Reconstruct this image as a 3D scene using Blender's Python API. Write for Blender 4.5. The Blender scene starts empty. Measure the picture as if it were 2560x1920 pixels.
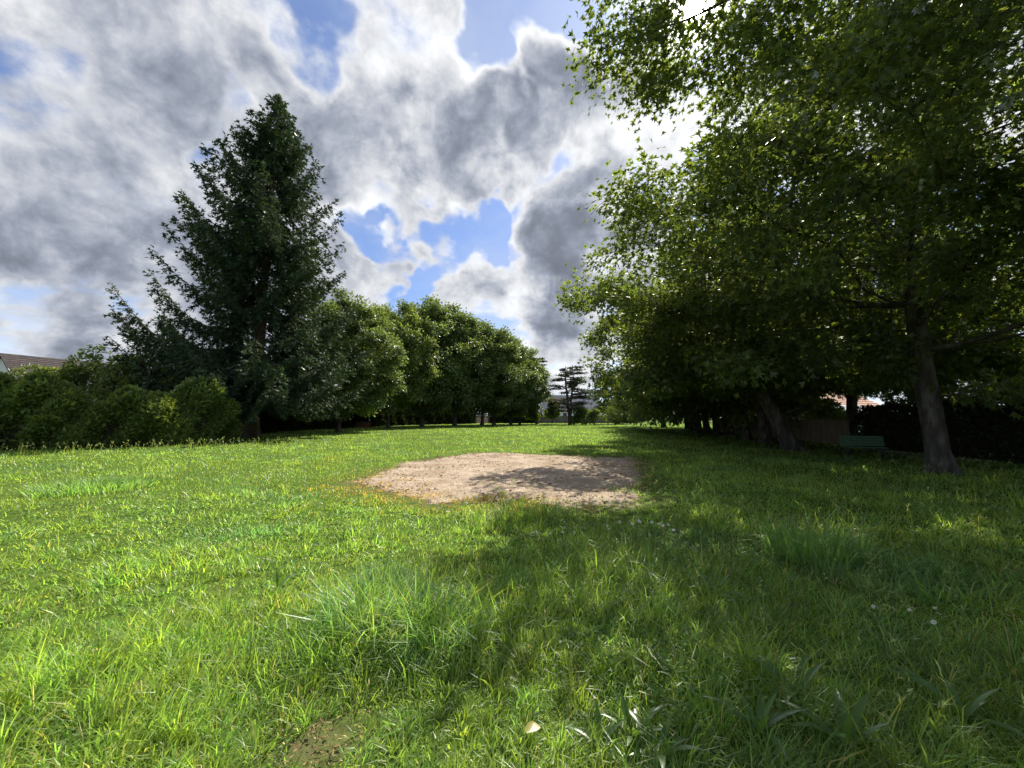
import bpy, math, random
import numpy as np
from mathutils import Vector

rng = np.random.default_rng(7)
random.seed(7)
scene = bpy.context.scene
COL = scene.collection

# ------------------------------------------------------------------ camera
EYE = 1.6
FPX = 384.7            # focal length in pixels of a 1024 wide frame
PITCH = math.radians(5.0)
cam_d = bpy.data.cameras.new('camera')
cam = bpy.data.objects.new('camera', cam_d)
COL.objects.link(cam)
cam.location = (0, 0, EYE)
cam.rotation_euler = (math.radians(90) + PITCH, 0, 0)
cam_d.sensor_width = 36
cam_d.lens = 36 * FPX / 1024
cam_d.clip_start = 0.05
cam_d.clip_end = 6000
scene.camera = cam

K = 1024 / 2212.0      # photo notes were taken on a 2212 px wide view


def ray(xd, yd):
    x = (xd * K - 512) / FPX
    v = (384 - yd * K) / FPX
    c, s = math.cos(PITCH), math.sin(PITCH)
    return np.array([x, c - v * s, s + v * c])


def G(xd, yd):
    d = ray(xd, yd)
    t = -EYE / d[2]
    return d[0] * t, d[1] * t


def P(xd, yd, Y):
    d = ray(xd, yd)
    t = Y / d[1]
    return np.array([d[0] * t, Y, EYE + d[2] * t])


# ------------------------------------------------------------------ sun, sky, exposure
S = ray(1505, 12)
S = S / np.linalg.norm(S)
SUN_EL = math.asin(S[2])
SUN_AZ = math.atan2(S[0], S[1])
sun_d = bpy.data.lights.new('sun', 'SUN')
sun_d.energy = 5.0
sun_d.angle = math.radians(0.55)
sun_d.color = (1.0, 0.93, 0.80)
sun = bpy.data.objects.new('sun', sun_d)
COL.objects.link(sun)
sun.location = (20, 40, 60)
sun.rotation_euler = Vector(S).to_track_quat('Z', 'Y').to_euler()

scene.view_settings.view_transform = 'Standard'
scene.view_settings.look = 'None'
scene.view_settings.exposure = 0.78
scene.view_settings.gamma = 1.0
scene.view_settings.use_curve_mapping = False

SKY = 0.1
world = bpy.data.worlds.new('World')
scene.world = world
world.use_nodes = True
WT = world.node_tree
WT.nodes.clear()


def wn(t, **kw):
    n = WT.nodes.new(t)
    for k, v in kw.items():
        setattr(n, k, v)
    return n


def wlink(a, b):
    WT.links.new(a, b)


def wmath(op, a, b=None, c=None, clamp=False):
    n = wn('ShaderNodeMath', operation=op, use_clamp=clamp)
    for i, v in enumerate((a, b, c)):
        if v is None:
            continue
        if isinstance(v, (int, float)):
            n.inputs[i].default_value = v
        else:
            wlink(v, n.inputs[i])
    return n.outputs[0]


def wvec(op, a, b=None, out=0):
    n = wn('ShaderNodeVectorMath', operation=op)
    for i, v in enumerate((a, b)):
        if v is None:
            continue
        if isinstance(v, (tuple, list, np.ndarray)):
            n.inputs[i].default_value = [float(q) for q in v]
        else:
            wlink(v, n.inputs[i])
    return n.outputs[out]


def wscale(a, s):
    n = wn('ShaderNodeVectorMath', operation='SCALE')
    wlink(a, n.inputs[0])
    if isinstance(s, (int, float)):
        n.inputs['Scale'].default_value = s
    else:
        wlink(s, n.inputs['Scale'])
    return n.outputs[0]


def wsmooth(v, a, b, lo=0.0, hi=1.0):
    n = wn('ShaderNodeMapRange', interpolation_type='SMOOTHSTEP')
    wlink(v, n.inputs['Value'])
    n.inputs['From Min'].default_value = a
    n.inputs['From Max'].default_value = b
    n.inputs['To Min'].default_value = lo
    n.inputs['To Max'].default_value = hi
    return n.outputs[0]


def wmix(f, a, b):
    n = wn('ShaderNodeMix', data_type='RGBA', blend_type='MIX')
    if isinstance(f, (int, float)):
        n.inputs[0].default_value = f
    else:
        wlink(f, n.inputs[0])
    for i, v in ((6, a), (7, b)):
        if isinstance(v, (tuple, list)):
            n.inputs[i].default_value = (*v, 1)
        else:
            wlink(v, n.inputs[i])
    return n.outputs[2]


def wnoise(vec, scale, detail, rough, dist=0.0, lac=2.0):
    n = wn('ShaderNodeTexNoise', noise_dimensions='3D')
    wlink(vec, n.inputs['Vector'])
    n.inputs['Scale'].default_value = scale
    n.inputs['Detail'].default_value = detail
    n.inputs['Roughness'].default_value = rough
    n.inputs['Lacunarity'].default_value = lac
    n.inputs['Distortion'].default_value = dist
    return n.outputs['Fac']


def build_sky():
    tc = wn('ShaderNodeTexCoord')
    d = wvec('NORMALIZE', tc.outputs['Generated'])
    sep = wn('ShaderNodeSeparateXYZ')
    wlink(d, sep.inputs[0])
    zc = wmath('ADD', wmath('MAXIMUM', sep.outputs[2], 0.0), 0.34)
    pl = wscale(d, wmath('DIVIDE', 1.0, zc))
    pl = wvec('MULTIPLY', pl, (1, 1, 0.25))
    pl = wvec('ADD', pl, (3.7, 1.3, 0.0))

    def dens(pv):
        warp = wn('ShaderNodeTexNoise', noise_dimensions='3D')
        wlink(pv, warp.inputs['Vector'])
        warp.inputs['Scale'].default_value = 1.7
        warp.inputs['Detail'].default_value = 3
        w = wscale(wvec('SUBTRACT', warp.outputs['Color'], (0.5, 0.5, 0.5)), 0.20)
        q = wvec('ADD', pv, w)
        a = wnoise(q, 1.9, 12, 0.60)
        vo = wn('ShaderNodeTexVoronoi', feature='SMOOTH_F1')
        wlink(q, vo.inputs['Vector'])
        vo.inputs['Scale'].default_value = 4.2
        vo.inputs['Detail'].default_value = 3.0
        vo.inputs['Roughness'].default_value = 0.5
        vo.inputs['Smoothness'].default_value = 0.35
        b = wmath('MULTIPLY', wmath('SUBTRACT', 0.45, vo.outputs['Distance']), 0.32)
        return wmath('ADD', a, b)

    n0 = dens(pl)
    # a second sample a little towards the sun gives the clouds their lit and shaded sides
    sp = np.array([S[0], S[1], 0]) / (S[2] + 0.34) + np.array([3.7, 1.3, 0.0])
    to_sun = wvec('NORMALIZE', wvec('SUBTRACT', tuple(sp), pl))
    n1 = dens(wvec('ADD', pl, wscale(to_sun, 0.055)))

    # blob edges wander with the cloud noise
    wb = wn('ShaderNodeTexNoise', noise_dimensions='3D')
    wlink(d, wb.inputs['Vector'])
    wb.inputs['Scale'].default_value = 5.0
    wb.inputs['Detail'].default_value = 4
    dw = wvec('NORMALIZE', wvec('ADD', d, wscale(wvec('SUBTRACT', wb.outputs['Color'], (0.5, 0.5, 0.5)), 0.34)))

    def blob(xd, yd, rad, w):
        c = ray(xd, yd)
        c = c / np.linalg.norm(c)
        dt = wvec('DOT_PRODUCT', dw, tuple(c), out=1)
        return wmath('MULTIPLY', wsmooth(dt, math.cos(math.radians(rad)), math.cos(math.radians(rad * 0.25))), w)

    def total(lst):
        acc = None
        for b in lst:
            v = blob(*b)
            acc = v if acc is None else wmath('ADD', acc, v)
        return acc

    # where the cover opens (negative) and where it closes (positive)
    cov = total(COVER)
    dark = total(DARK)
    ds_ = wscale(d, 1.5)       # fine detail lives on the sphere of directions, so it does not stretch
    fine0 = wmath('SUBTRACT', wnoise(ds_, 9.0, 8, 0.65), 0.5)
    m = wmath('ADD', wmath('ADD', n0, cov), 0.09)
    cover = wsmooth(wmath('ADD', m, wmath('MULTIPLY', fine0, 0.22)), 0.375, 0.56)
    thick = wsmooth(wmath('ADD', m, wmath('MULTIPLY', fine0, 0.30)), 0.45, 0.82)
    relief = wmath('SUBTRACT', n0, n1)
    sd = wmath('MAXIMUM', wvec('DOT_PRODUCT', d, tuple(S), out=1), 0.0)
    near = wmath('POWER', sd, 6.0)
    lum = wmath('SUBTRACT', 0.79, wmath('MULTIPLY', thick, 0.36))
    lum = wmath('ADD', lum, wmath('MULTIPLY', relief, 0.55))
    lum = wmath('ADD', lum, wmath('MULTIPLY', near, wmath('SUBTRACT', 0.30, wmath('MULTIPLY', thick, 0.26))))
    fine = wmath('SUBTRACT', wnoise(wvec('ADD', ds_, wscale(wvec('SUBTRACT', wb.outputs['Color'], (0.5, 0.5, 0.5)), 0.25)), 7.0, 10, 0.62), 0.5)
    # puffs: rounded billows, each bright on top and greyer towards its foot
    pw = wvec('ADD', ds_, wscale(wvec('SUBTRACT', wb.outputs['Color'], (0.5, 0.5, 0.5)), 0.10))
    pv = wn('ShaderNodeTexVoronoi', feature='SMOOTH_F1', normalize=True)
    wlink(pw, pv.inputs['Vector'])
    pv.inputs['Scale'].default_value = 5.5
    pv.inputs['Detail'].default_value = 4.0
    pv.inputs['Roughness'].default_value = 0.62
    pv.inputs['Smoothness'].default_value = 0.25
    puff = wmath('SUBTRACT', 0.27, pv.outputs['Distance'])
    lum = wmath('ADD', lum, wmath('MULTIPLY', puff, 1.1))
    fine_c = wmath('SUBTRACT', wsmooth(wmath('ADD', fine, 0.5), 0.33, 0.67), 0.5)
    lum = wmath('ADD', lum, wmath('MULTIPLY', fine_c, 0.20))
    lum = wmath('SUBTRACT', lum, dark)
    lum = wmath('MINIMUM', wmath('SMOOTH_MAX', lum, 0.20, 0.30), 1.10)
    tint = wmix(wsmooth(lum, 0.25, 0.75), (0.84, 0.93, 1.15), (0.98, 1.0, 1.04))
    cl = wscale(tint, wmath('MULTIPLY', lum, 0.66 / SKY))

    sky = wn('ShaderNodeTexSky', sky_type='NISHITA')
    sky.sun_disc = False
    sky.sun_elevation = SUN_EL
    sky.sun_rotation = SUN_AZ
    sky.altitude = 60
    sky.air_density = 1.0
    sky.dust_density = 0.6
    sky.ozone_density = 2.0
    blue = wvec('MULTIPLY', sky.outputs[0], SKYTINT)
    # milky haze low down
    veil = wsmooth(wnoise(pl, 2.6, 8, 0.6), 0.36, 0.70, 0.12, 0.62)
    blue = wmix(veil, blue, (3.6, 4.1, 5.2))
    low = wsmooth(sep.outputs[2], 0.30, 0.0, 0.0, 0.75)
    blue = wmix(low, blue, (5.6 , 6.2, 7.2))
    col = wmix(cover, blue, cl)
    # aureole: thin cloud in front of the sun scatters its light forward
    g1 = wmath('MULTIPLY', wmath('POWER', sd, 220.0), 2.0)
    g2 = wmath('MULTIPLY', wmath('POWER', sd, 1500.0), 60.0)
    g3 = wmath('MULTIPLY', wsmooth(sd, math.cos(math.radians(1.5)), math.cos(math.radians(0.7))), 250.0)
    g = wmath('ADD', wmath('ADD', g1, g2), g3)
    col = wvec('ADD', col, wscale(wmix(0.0, (1.0, 0.96, 0.88), (1, 1, 1)), g))
    # below the horizon: plain ground colour
    col = wmix(wsmooth(sep.outputs[2], 0.0, -0.03), col, (0.8, 1.1, 0.5))
    bg = wn('ShaderNodeBackground')
    wlink(col, bg.inputs['Color'])
    bg.inputs['Strength'].default_value = SKY
    out = wn('ShaderNodeOutputWorld')
    wlink(bg.outputs[0], out.inputs['Surface'])


SKYTINT = (0.60, 0.70, 0.90)
# (x, y on the 2212 wide view, radius in degrees, weight)
COVER = [
    (680, 25, 6, -0.20), (655, 110, 4, -0.10), (1120, -10, 8, -0.28), (1050, 120, 5, -0.24), (1290, 110, 6, -0.16),
    (485, 290, 4, -0.15), (940, 505, 5, -0.20), (1090, 500, 4, -0.25), (1040, 330, 8, 0.16), (1060, 420, 6, 0.14), (790, 525, 4, -0.24), (890, 648, 3, -0.26),
    (880, 590, 4, -0.16), (620, 330, 4, -0.12), (30, 50, 7, -0.08), (180, 745, 9, -0.14), (50, 690, 8, -0.10),
    (230, 350, 36, 0.20), (500, 110, 14, 0.12), (850, 230, 17, 0.20), (960, 400, 8, 0.12), (1160, 200, 8, 0.30), (1165, 110, 5, 0.20),
    (1130, 515, 3, -0.06), (1200, 590, 9, 0.16), (1280, 480, 9, 0.26), (1290, 650, 12, 0.24), (1340, 310, 9, 0.20), (1010, 600, 7, 0.12), (780, 620, 6, 0.10), (1100, 740, 14, 0.14), (300, 660, 16, 0.10),
]
DARK = [
    (200, 420, 22, 0.10), (150, 560, 14, 0.07), (330, 90, 8, 0.04), (490, 200, 9, 0.05), (960, 410, 9, 0.08), (820, 370, 8, 0.06),
    (1150, 220, 8, 0.10), (1260, 470, 14, 0.05), (1310, 580, 16, 0.08), (1230, 680, 9, 0.08),
]
build_sky()

# ------------------------------------------------------------------ helpers: objects
USED = set()


def tag(o, label=None, cat=None, group=None, kind=None):
    if label:
        o['label'] = label
    if cat:
        o['category'] = cat
    if group:
        o['group'] = group
    if kind:
        o['kind'] = kind
    return o


def empty(name, loc, label, cat, group=None, rz=0.0, sc=1.0):
    o = bpy.data.objects.new(name, None)
    COL.objects.link(o)
    o.empty_display_size = 0.3
    o.location = loc
    o.rotation_euler = (0, 0, rz)
    o.scale = (sc, sc, sc) if isinstance(sc, (int, float)) else sc
    return tag(o, label, cat, group)


def mesh_from(name, V, F, mats, tint=None, midx=None, smooth=False):
    """V (n,3); F: int array (m,3) or (m,4); tint (n,3) colours per point."""
    me = bpy.data.meshes.new(name)
    V = np.asarray(V, dtype=np.float32)
    F = np.asarray(F, dtype=np.int32)
    k = F.shape[1]
    me.vertices.add(len(V))
    me.vertices.foreach_set('co', V.ravel())
    me.loops.add(F.size)
    me.loops.foreach_set('vertex_index', F.ravel())
    me.polygons.add(len(F))
    me.polygons.foreach_set('loop_start', np.arange(0, F.size, k, dtype=np.int32))
    if midx is not None:
        me.polygons.foreach_set('material_index', np.asarray(midx, dtype=np.int32))
    me.polygons.foreach_set('use_smooth', np.full(len(F), bool(smooth)))
    if tint is not None:
        a = me.attributes.new('tint', 'FLOAT_COLOR', 'POINT')
        c = np.ones((len(V), 4), dtype=np.float32)
        c[:, :3] = tint
        a.data.foreach_set('color', c.ravel())
    for m in (mats if isinstance(mats, (list, tuple)) else [mats]):
        me.materials.append(m)
    me.update(calc_edges=True)
    return me


def obj(name, me, parent=None, loc=(0, 0, 0), rot=(0, 0, 0)):
    o = bpy.data.objects.new(name, me)
    COL.objects.link(o)
    o.parent = parent
    o.location = loc
    o.rotation_euler = rot
    return o


class MB:
    """Collects quads and triangles (as quads/tris mixed via pydata)."""

    def __init__(self):
        self.v, self.f = [], []

    def box(self, c, s, rz=0.0, tilt=None):
        cx, cy, cz = c
        hx, hy, hz = s[0] / 2, s[1] / 2, s[2] / 2
        n = len(self.v)
        ca, sa = math.cos(rz), math.sin(rz)
        for x, y, z in ((-hx, -hy, -hz), (hx, -hy, -hz), (hx, hy, -hz), (-hx, hy, -hz), (-hx, -hy, hz), (hx, -hy, hz), (hx, hy, hz), (-hx, hy, hz)):
            if tilt:
                ct, st = math.cos(tilt), math.sin(tilt)
                y, z = y * ct - z * st, y * st + z * ct
            self.v.append((cx + x * ca - y * sa, cy + x * sa + y * ca, cz + z))
        for q in ((0, 3, 2, 1), (4, 5, 6, 7), (0, 1, 5, 4), (1, 2, 6, 5), (2, 3, 7, 6), (3, 0, 4, 7)):
            self.f.append(tuple(n + i for i in q))
        return self

    def poly(self, pts):
        n = len(self.v)
        self.v.extend([tuple(p) for p in pts])
        self.f.append(tuple(range(n, n + len(pts))))
        return self

    def build(self, name, mat, parent=None, bevel=0.0, **kw):
        me = bpy.data.meshes.new(name)
        me.from_pydata(self.v, [], self.f)
        me.materials.append(mat)
        me.update()
        o = obj(name, me, parent, **kw)
        if bevel:
            b = o.modifiers.new('bevel', 'BEVEL')
            b.width = bevel
            b.segments = 1
        return o


_r2 = np.random.default_rng(3)
_WAVES = [(_r2.normal(0, 1, (7, 2)), _r2.uniform(0, 6.28, 7)) for _ in range(8)]


def nz(x, y, scale, which=0):
    """Smooth pseudo noise about -1..1."""
    kk, ph = _WAVES[which % 8]
    s = 0
    for (a, b), p in zip(kk, ph):
        s = s + np.sin((a * x + b * y) * scale + p)
    return s / 3.5


def fbm(x, y, scale, which=0, octs=3):
    s, a = 0, 1.0
    for i in range(octs):
        s = s + a * nz(x, y, scale * 2.1 ** i, which + i)
        a *= 0.5
    return s / 1.6


def gz(x, y):
    """Ground height: a gently uneven field."""
    x = np.asarray(x, dtype=float)
    y = np.asarray(y, dtype=float)
    r = np.sqrt(x * x + y * y)
    near = np.clip(r / 6.0, 0.25, 1.0)
    dip = -0.24 * np.exp(-((x - 17.0) / 4.5) ** 2 - ((y - 19.0) / 6.0) ** 2)
    return dip + 0.045 * nz(x, y, 0.35, 5) * near + 0.022 * nz(x, y, 1.3, 6) * np.exp(-r / 30) * near


def gzf(x, y):
    return float(gz(x, y))


# ------------------------------------------------------------------ materials
def new_mat(name):
    m = bpy.data.materials.new(name)
    m.use_nodes = True
    nt = m.node_tree
    nt.nodes.clear()
    return m, nt


class NT:
    def __init__(self, nt):
        self.nt = nt

    def n(self, t, **kw):
        n = self.nt.nodes.new(t)
        for k, v in kw.items():
            setattr(n, k, v)
        return n

    def l(self, a, b):
        self.nt.links.new(a, b)

    def noise(self, vec, scale, detail=5, rough=0.55):
        n = self.n('ShaderNodeTexNoise')
        if vec is not None:
            self.l(vec, n.inputs['Vector'])
        n.inputs['Scale'].default_value = scale
        n.inputs['Detail'].default_value = detail
        n.inputs['Roughness'].default_value = rough
        return n.outputs['Fac']

    def ramp(self, fac, stops):
        n = self.n('ShaderNodeValToRGB')
        self.l(fac, n.inputs[0])
        e = n.color_ramp.elements
        while len(e) < len(stops):
            e.new(0.5)
        for el, (p, c) in zip(e, stops):
            el.position = p
            el.color = (*c, 1)
        return n.outputs[0]

    def mix(self, f, a, b, bt='MIX'):
        n = self.n('ShaderNodeMix', data_type='RGBA', blend_type=bt)
        for i, v in ((0, f), (6, a), (7, b)):
            if isinstance(v, (int, float)):
                n.inputs[i].default_value = v
            elif isinstance(v, (tuple, list)):
                n.inputs[i].default_value = (*v, 1)
            else:
                self.l(v, n.inputs[i])
        return n.outputs[2]


def leaf_mat(name, base, trans, gloss=0.06, rough=0.45, tf=0.45, satt=True):
    m, nt = new_mat(name)
    T = NT(nt)
    att = T.n('ShaderNodeAttribute', attribute_name='tint')
    df = T.n('ShaderNodeBsdfDiffuse')
    tr = T.n('ShaderNodeBsdfTranslucent')
    T.l(T.mix(1.0, base, att.outputs['Color'], 'MULTIPLY'), df.inputs['Color'])
    T.l(T.mix(1.0, trans, att.outputs['Color'], 'MULTIPLY'), tr.inputs['Color'])
    mx = T.n('ShaderNodeMixShader')
    mx.inputs[0].default_value = tf
    T.l(df.outputs[0], mx.inputs[1])
    T.l(tr.outputs[0], mx.inputs[2])
    gl = T.n('ShaderNodeBsdfGlossy')
    gl.inputs['Color'].default_value = (1, 1, 1, 1)
    gl.inputs['Roughness'].default_value = rough
    fr = T.n('ShaderNodeFresnel')
    fr.inputs['IOR'].default_value = 1.35
    fm = T.n('ShaderNodeMath', operation='MULTIPLY_ADD', use_clamp=True)
    T.l(fr.outputs[0], fm.inputs[0])
    fm.inputs[1].default_value = gloss * 4
    fm.inputs[2].default_value = gloss * 0.4
    m2 = T.n('ShaderNodeMixShader')
    T.l(fm.outputs[0], m2.inputs[0])
    T.l(mx.outputs[0], m2.inputs[1])
    T.l(gl.outputs[0], m2.inputs[2])
    out = T.n('ShaderNodeOutputMaterial')
    T.l(m2.outputs[0], out.inputs['Surface'])
    return m


def rough_mat(name, stops, scale=8, rough=0.9, bump=0.0, bscale=None, stretch=None, detail=6):
    m, nt = new_mat(name)
    T = NT(nt)
    tc = T.n('ShaderNodeTexCoord')
    vec = tc.outputs['Object']
    if stretch:
        mp = T.n('ShaderNodeMapping')
        mp.inputs['Scale'].default_value = stretch
        T.l(vec, mp.inputs['Vector'])
        vec = mp.outputs[0]
    f = T.noise(vec, scale, detail)
    bs = T.n('ShaderNodeBsdfPrincipled')
    T.l(T.ramp(f, stops), bs.inputs['Base Color'])
    bs.inputs['Roughness'].default_value = rough
    bs.inputs['Specular IOR Level'].default_value = 0.25
    if bump:
        b = T.n('ShaderNodeBump')
        b.inputs['Strength'].default_value = bump
        b.inputs['Distance'].default_value = 0.03
        T.l(T.noise(vec, bscale or scale * 2, 8, 0.65), b.inputs['Height'])
        T.l(b.outputs[0], bs.inputs['Normal'])
    out = T.n('ShaderNodeOutputMaterial')
    T.l(bs.outputs[0], out.inputs['Surface'])
    return m


M = {}
M['grass'] = leaf_mat('grass_blade', (0.160, 0.262, 0.060), (0.38, 0.62, 0.076), gloss=0.018, rough=0.5, tf=0.52)
M['oak'] = leaf_mat('oak_leaf', (0.066, 0.102, 0.036), (0.22, 0.31, 0.038), gloss=0.04, rough=0.4, tf=0.42)
M['maple'] = leaf_mat('maple_leaf', (0.105, 0.152, 0.052), (0.20, 0.29, 0.045), gloss=0.05, rough=0.4, tf=0.38)
M['fir'] = leaf_mat('fir_needle', (0.034, 0.066, 0.030), (0.06, 0.10, 0.028), gloss=0.03, rough=0.5, tf=0.22)
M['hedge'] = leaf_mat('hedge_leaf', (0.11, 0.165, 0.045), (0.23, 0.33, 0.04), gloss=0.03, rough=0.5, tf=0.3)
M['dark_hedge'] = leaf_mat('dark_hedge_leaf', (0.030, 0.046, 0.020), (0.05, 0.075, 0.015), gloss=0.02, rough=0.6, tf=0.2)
M['shrub'] = leaf_mat('shrub_leaf', (0.085, 0.130, 0.032), (0.20, 0.30, 0.04), gloss=0.07, rough=0.45, tf=0.42)
M['cedar'] = leaf_mat('cedar_needle', (0.085, 0.088, 0.062), (0.07, 0.08, 0.04), gloss=0.03, rough=0.6, tf=0.2)
M['weed'] = leaf_mat('weed_leaf', (0.085, 0.165, 0.040), (0.22, 0.38, 0.04), gloss=0.025, rough=0.4, tf=0.45)
M['petal'] = leaf_mat('petal', (0.80, 0.80, 0.80), (0.7, 0.7, 0.7), gloss=0.02, rough=0.6, tf=0.3)
M['dead_leaf'] = leaf_mat('dead_leaf', (0.42, 0.38, 0.09), (0.42, 0.38, 0.07), gloss=0.04, rough=0.6, tf=0.35)
M['litter'] = leaf_mat('dry_litter', (0.30, 0.22, 0.13), (0.15, 0.1, 0.05), gloss=0.01, rough=0.7, tf=0.2)
M['bark'] = rough_mat('oak_bark', [(0.28, (0.026, 0.022, 0.018)), (0.5, (0.070, 0.059, 0.049)), (0.72, (0.16, 0.145, 0.125))], 5, 0.95, 0.9, 14, (1, 1, 0.35))
M['fir_bark'] = rough_mat('fir_bark', [(0.3, (0.06, 0.042, 0.032)), (0.7, (0.17, 0.125, 0.095))], 6, 0.95, 0.8, 14, (1, 1, 0.4))
M['inner'] = rough_mat('hedge_shade_core', [(0.3, (0.018, 0.017, 0.012)), (0.7, (0.040, 0.036, 0.026))], 9, 1.0, 0.8, 20)  # near-black twig brown, with the shade inside a hedge put into the colour
M['wood'] = rough_mat('weathered_fence_wood', [(0.3, (0.16, 0.115, 0.085)), (0.7, (0.33, 0.26, 0.20))], 7, 0.9, 0.3, 30, (1, 1, 0.12))
M['concrete'] = rough_mat('fence_concrete', [(0.3, (0.105, 0.088, 0.068)), (0.7, (0.20, 0.17, 0.135))], 2.5, 0.9, 0.2, 30)
M['bench'] = rough_mat('green_bench_paint', [(0.3, (0.055, 0.125, 0.065)), (0.7, (0.085, 0.175, 0.095))], 9, 0.55, 0.15, 40)
M['iron'] = rough_mat('bench_iron', [(0.3, (0.03, 0.032, 0.03)), (0.7, (0.06, 0.06, 0.055))], 20, 0.6, 0.1, 50)
M['render_white'] = rough_mat('white_house_render', [(0.3, (0.62, 0.62, 0.60)), (0.7, (0.76, 0.76, 0.74))], 1.3, 0.9, 0.08, 60)
M['render_peach'] = rough_mat('peach_house_render', [(0.3, (0.62, 0.40, 0.28)), (0.7, (0.72, 0.49, 0.36))], 1.3, 0.9, 0.08, 60)
M['roof_brown'] = rough_mat('brown_roof_tile', [(0.3, (0.040, 0.032, 0.031)), (0.7, (0.085, 0.070, 0.067))], 3, 0.85, 0.3, 12)
M['roof_red'] = rough_mat('red_roof_tile', [(0.3, (0.40, 0.23, 0.16)), (0.7, (0.52, 0.33, 0.25))], 3, 0.85, 0.3, 12)
M['slate'] = rough_mat('grey_slate', [(0.3, (0.13, 0.14, 0.16)), (0.7, (0.22, 0.235, 0.26))], 3, 0.55, 0.3, 12)
M['zinc'] = rough_mat('pale_metal_roof', [(0.3, (0.45, 0.47, 0.50)), (0.7, (0.58, 0.60, 0.63))], 2, 0.5, 0.05, 12)
M['brick'] = rough_mat('red_brick', [(0.3, (0.24, 0.085, 0.055)), (0.7, (0.36, 0.15, 0.10))], 6, 0.9, 0.2, 40)
M['white_frame'] = rough_mat('white_frame_paint', [(0.3, (0.70, 0.70, 0.69)), (0.7, (0.8, 0.8, 0.79))], 3, 0.5)
M['pebble'] = rough_mat('pebble_stone', [(0.3, (0.26, 0.215, 0.17)), (0.7, (0.48, 0.41, 0.34))], 9, 0.85)
m, nt = new_mat('window_glass')
T = NT(nt)
bs = T.n('ShaderNodeBsdfPrincipled')
bs.inputs['Base Color'].default_value = (0.02, 0.025, 0.03, 1)
bs.inputs['Roughness'].default_value = 0.06
T.l(bs.outputs[0], T.n('ShaderNodeOutputMaterial').inputs['Surface'])
M['glass'] = m


def ground_material():
    m, nt = new_mat('field_ground')
    T = NT(nt)
    tc = T.n('ShaderNodeTexCoord')
    v = tc.outputs['Object']
    big = T.noise(v, 0.22, 4)
    fine = T.noise(v, 9.0, 8, 0.7)
    green = T.ramp(fine, [(0.30, (0.035, 0.060, 0.012)), (0.55, (0.080, 0.130, 0.022)), (0.75, (0.15, 0.20, 0.05))])
    green = T.mix(1.0, green, T.ramp(big, [(0.35, (0.85, 0.95, 0.9)), (0.65, (1.15, 1.05, 1.0))]), 'MULTIPLY')
    soil = T.ramp(T.noise(v, 22, 8, 0.7), [(0.3, (0.10, 0.072, 0.045)), (0.7, (0.26, 0.20, 0.135))])
    att = T.n('ShaderNodeAttribute', attribute_name='tint')
    sep = T.n('ShaderNodeSeparateColor')
    T.l(att.outputs['Color'], sep.inputs[0])
    col = T.mix(sep.outputs[0], green, soil)
    bsdf = T.n('ShaderNodeBsdfPrincipled')
    T.l(col, bsdf.inputs['Base Color'])
    bsdf.inputs['Roughness'].default_value = 1.0
    bsdf.inputs['Specular IOR Level'].default_value = 0.05
    b = T.n('ShaderNodeBump')
    b.inputs['Strength'].default_value = 0.8
    b.inputs['Distance'].default_value = 0.05
    T.l(fine, b.inputs['Height'])
    T.l(b.outputs[0], bsdf.inputs['Normal'])
    T.l(bsdf.outputs[0], T.n('ShaderNodeOutputMaterial').inputs['Surface'])
    return m


def dirt_material():
    m, nt = new_mat('sandy_dirt')
    T = NT(nt)
    v = T.n('ShaderNodeTexCoord').outputs['Object']
    a = T.noise(v, 1.1, 5, 0.6)
    f = T.noise(v, 16, 10, 0.75)
    g = T.noise(v, 70, 4, 0.7)
    base = T.ramp(f, [(0.28, (0.19, 0.145, 0.105)), (0.5, (0.43, 0.36, 0.285)), (0.72, (0.60, 0.53, 0.44))])
    base = T.mix(1.0, base, T.ramp(a, [(0.32, (0.66, 0.58, 0.50)), (0.62, (1.10, 1.07, 1.04))]), 'MULTIPLY')
    base = T.mix(1.0, base, T.ramp(g, [(0.35, (0.72, 0.70, 0.68)), (0.65, (1.18, 1.16, 1.15))]), 'MULTIPLY')
    bsdf = T.n('ShaderNodeBsdfPrincipled')
    T.l(base, bsdf.inputs['Base Color'])
    bsdf.inputs['Roughness'].default_value = 0.95
    bsdf.inputs['Specular IOR Level'].default_value = 0.1
    b = T.n('ShaderNodeBump')
    b.inputs['Strength'].default_value = 1.0
    b.inputs['Distance'].default_value = 0.04
    T.l(f, b.inputs['Height'])
    T.l(b.outputs[0], bsdf.inputs['Normal'])
    T.l(bsdf.outputs[0], T.n('ShaderNodeOutputMaterial').inputs['Surface'])
    return m


M['ground'] = ground_material()
M['dirt'] = dirt_material()

# ------------------------------------------------------------------ ground
PATCH_PX = [(770, 1040), (830, 1015), (900, 996), (1010, 980), (1090, 979), (1160, 983), (1270, 986), (1375, 989), (1392, 1015), (1395, 1050), (1390, 1085),
            (1330, 1097), (1220, 1096), (1120, 1086), (1040, 1081), (950, 1083), (880, 1070), (810, 1056)]
PATCH = np.array([G(*p) for p in PATCH_PX])


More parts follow.
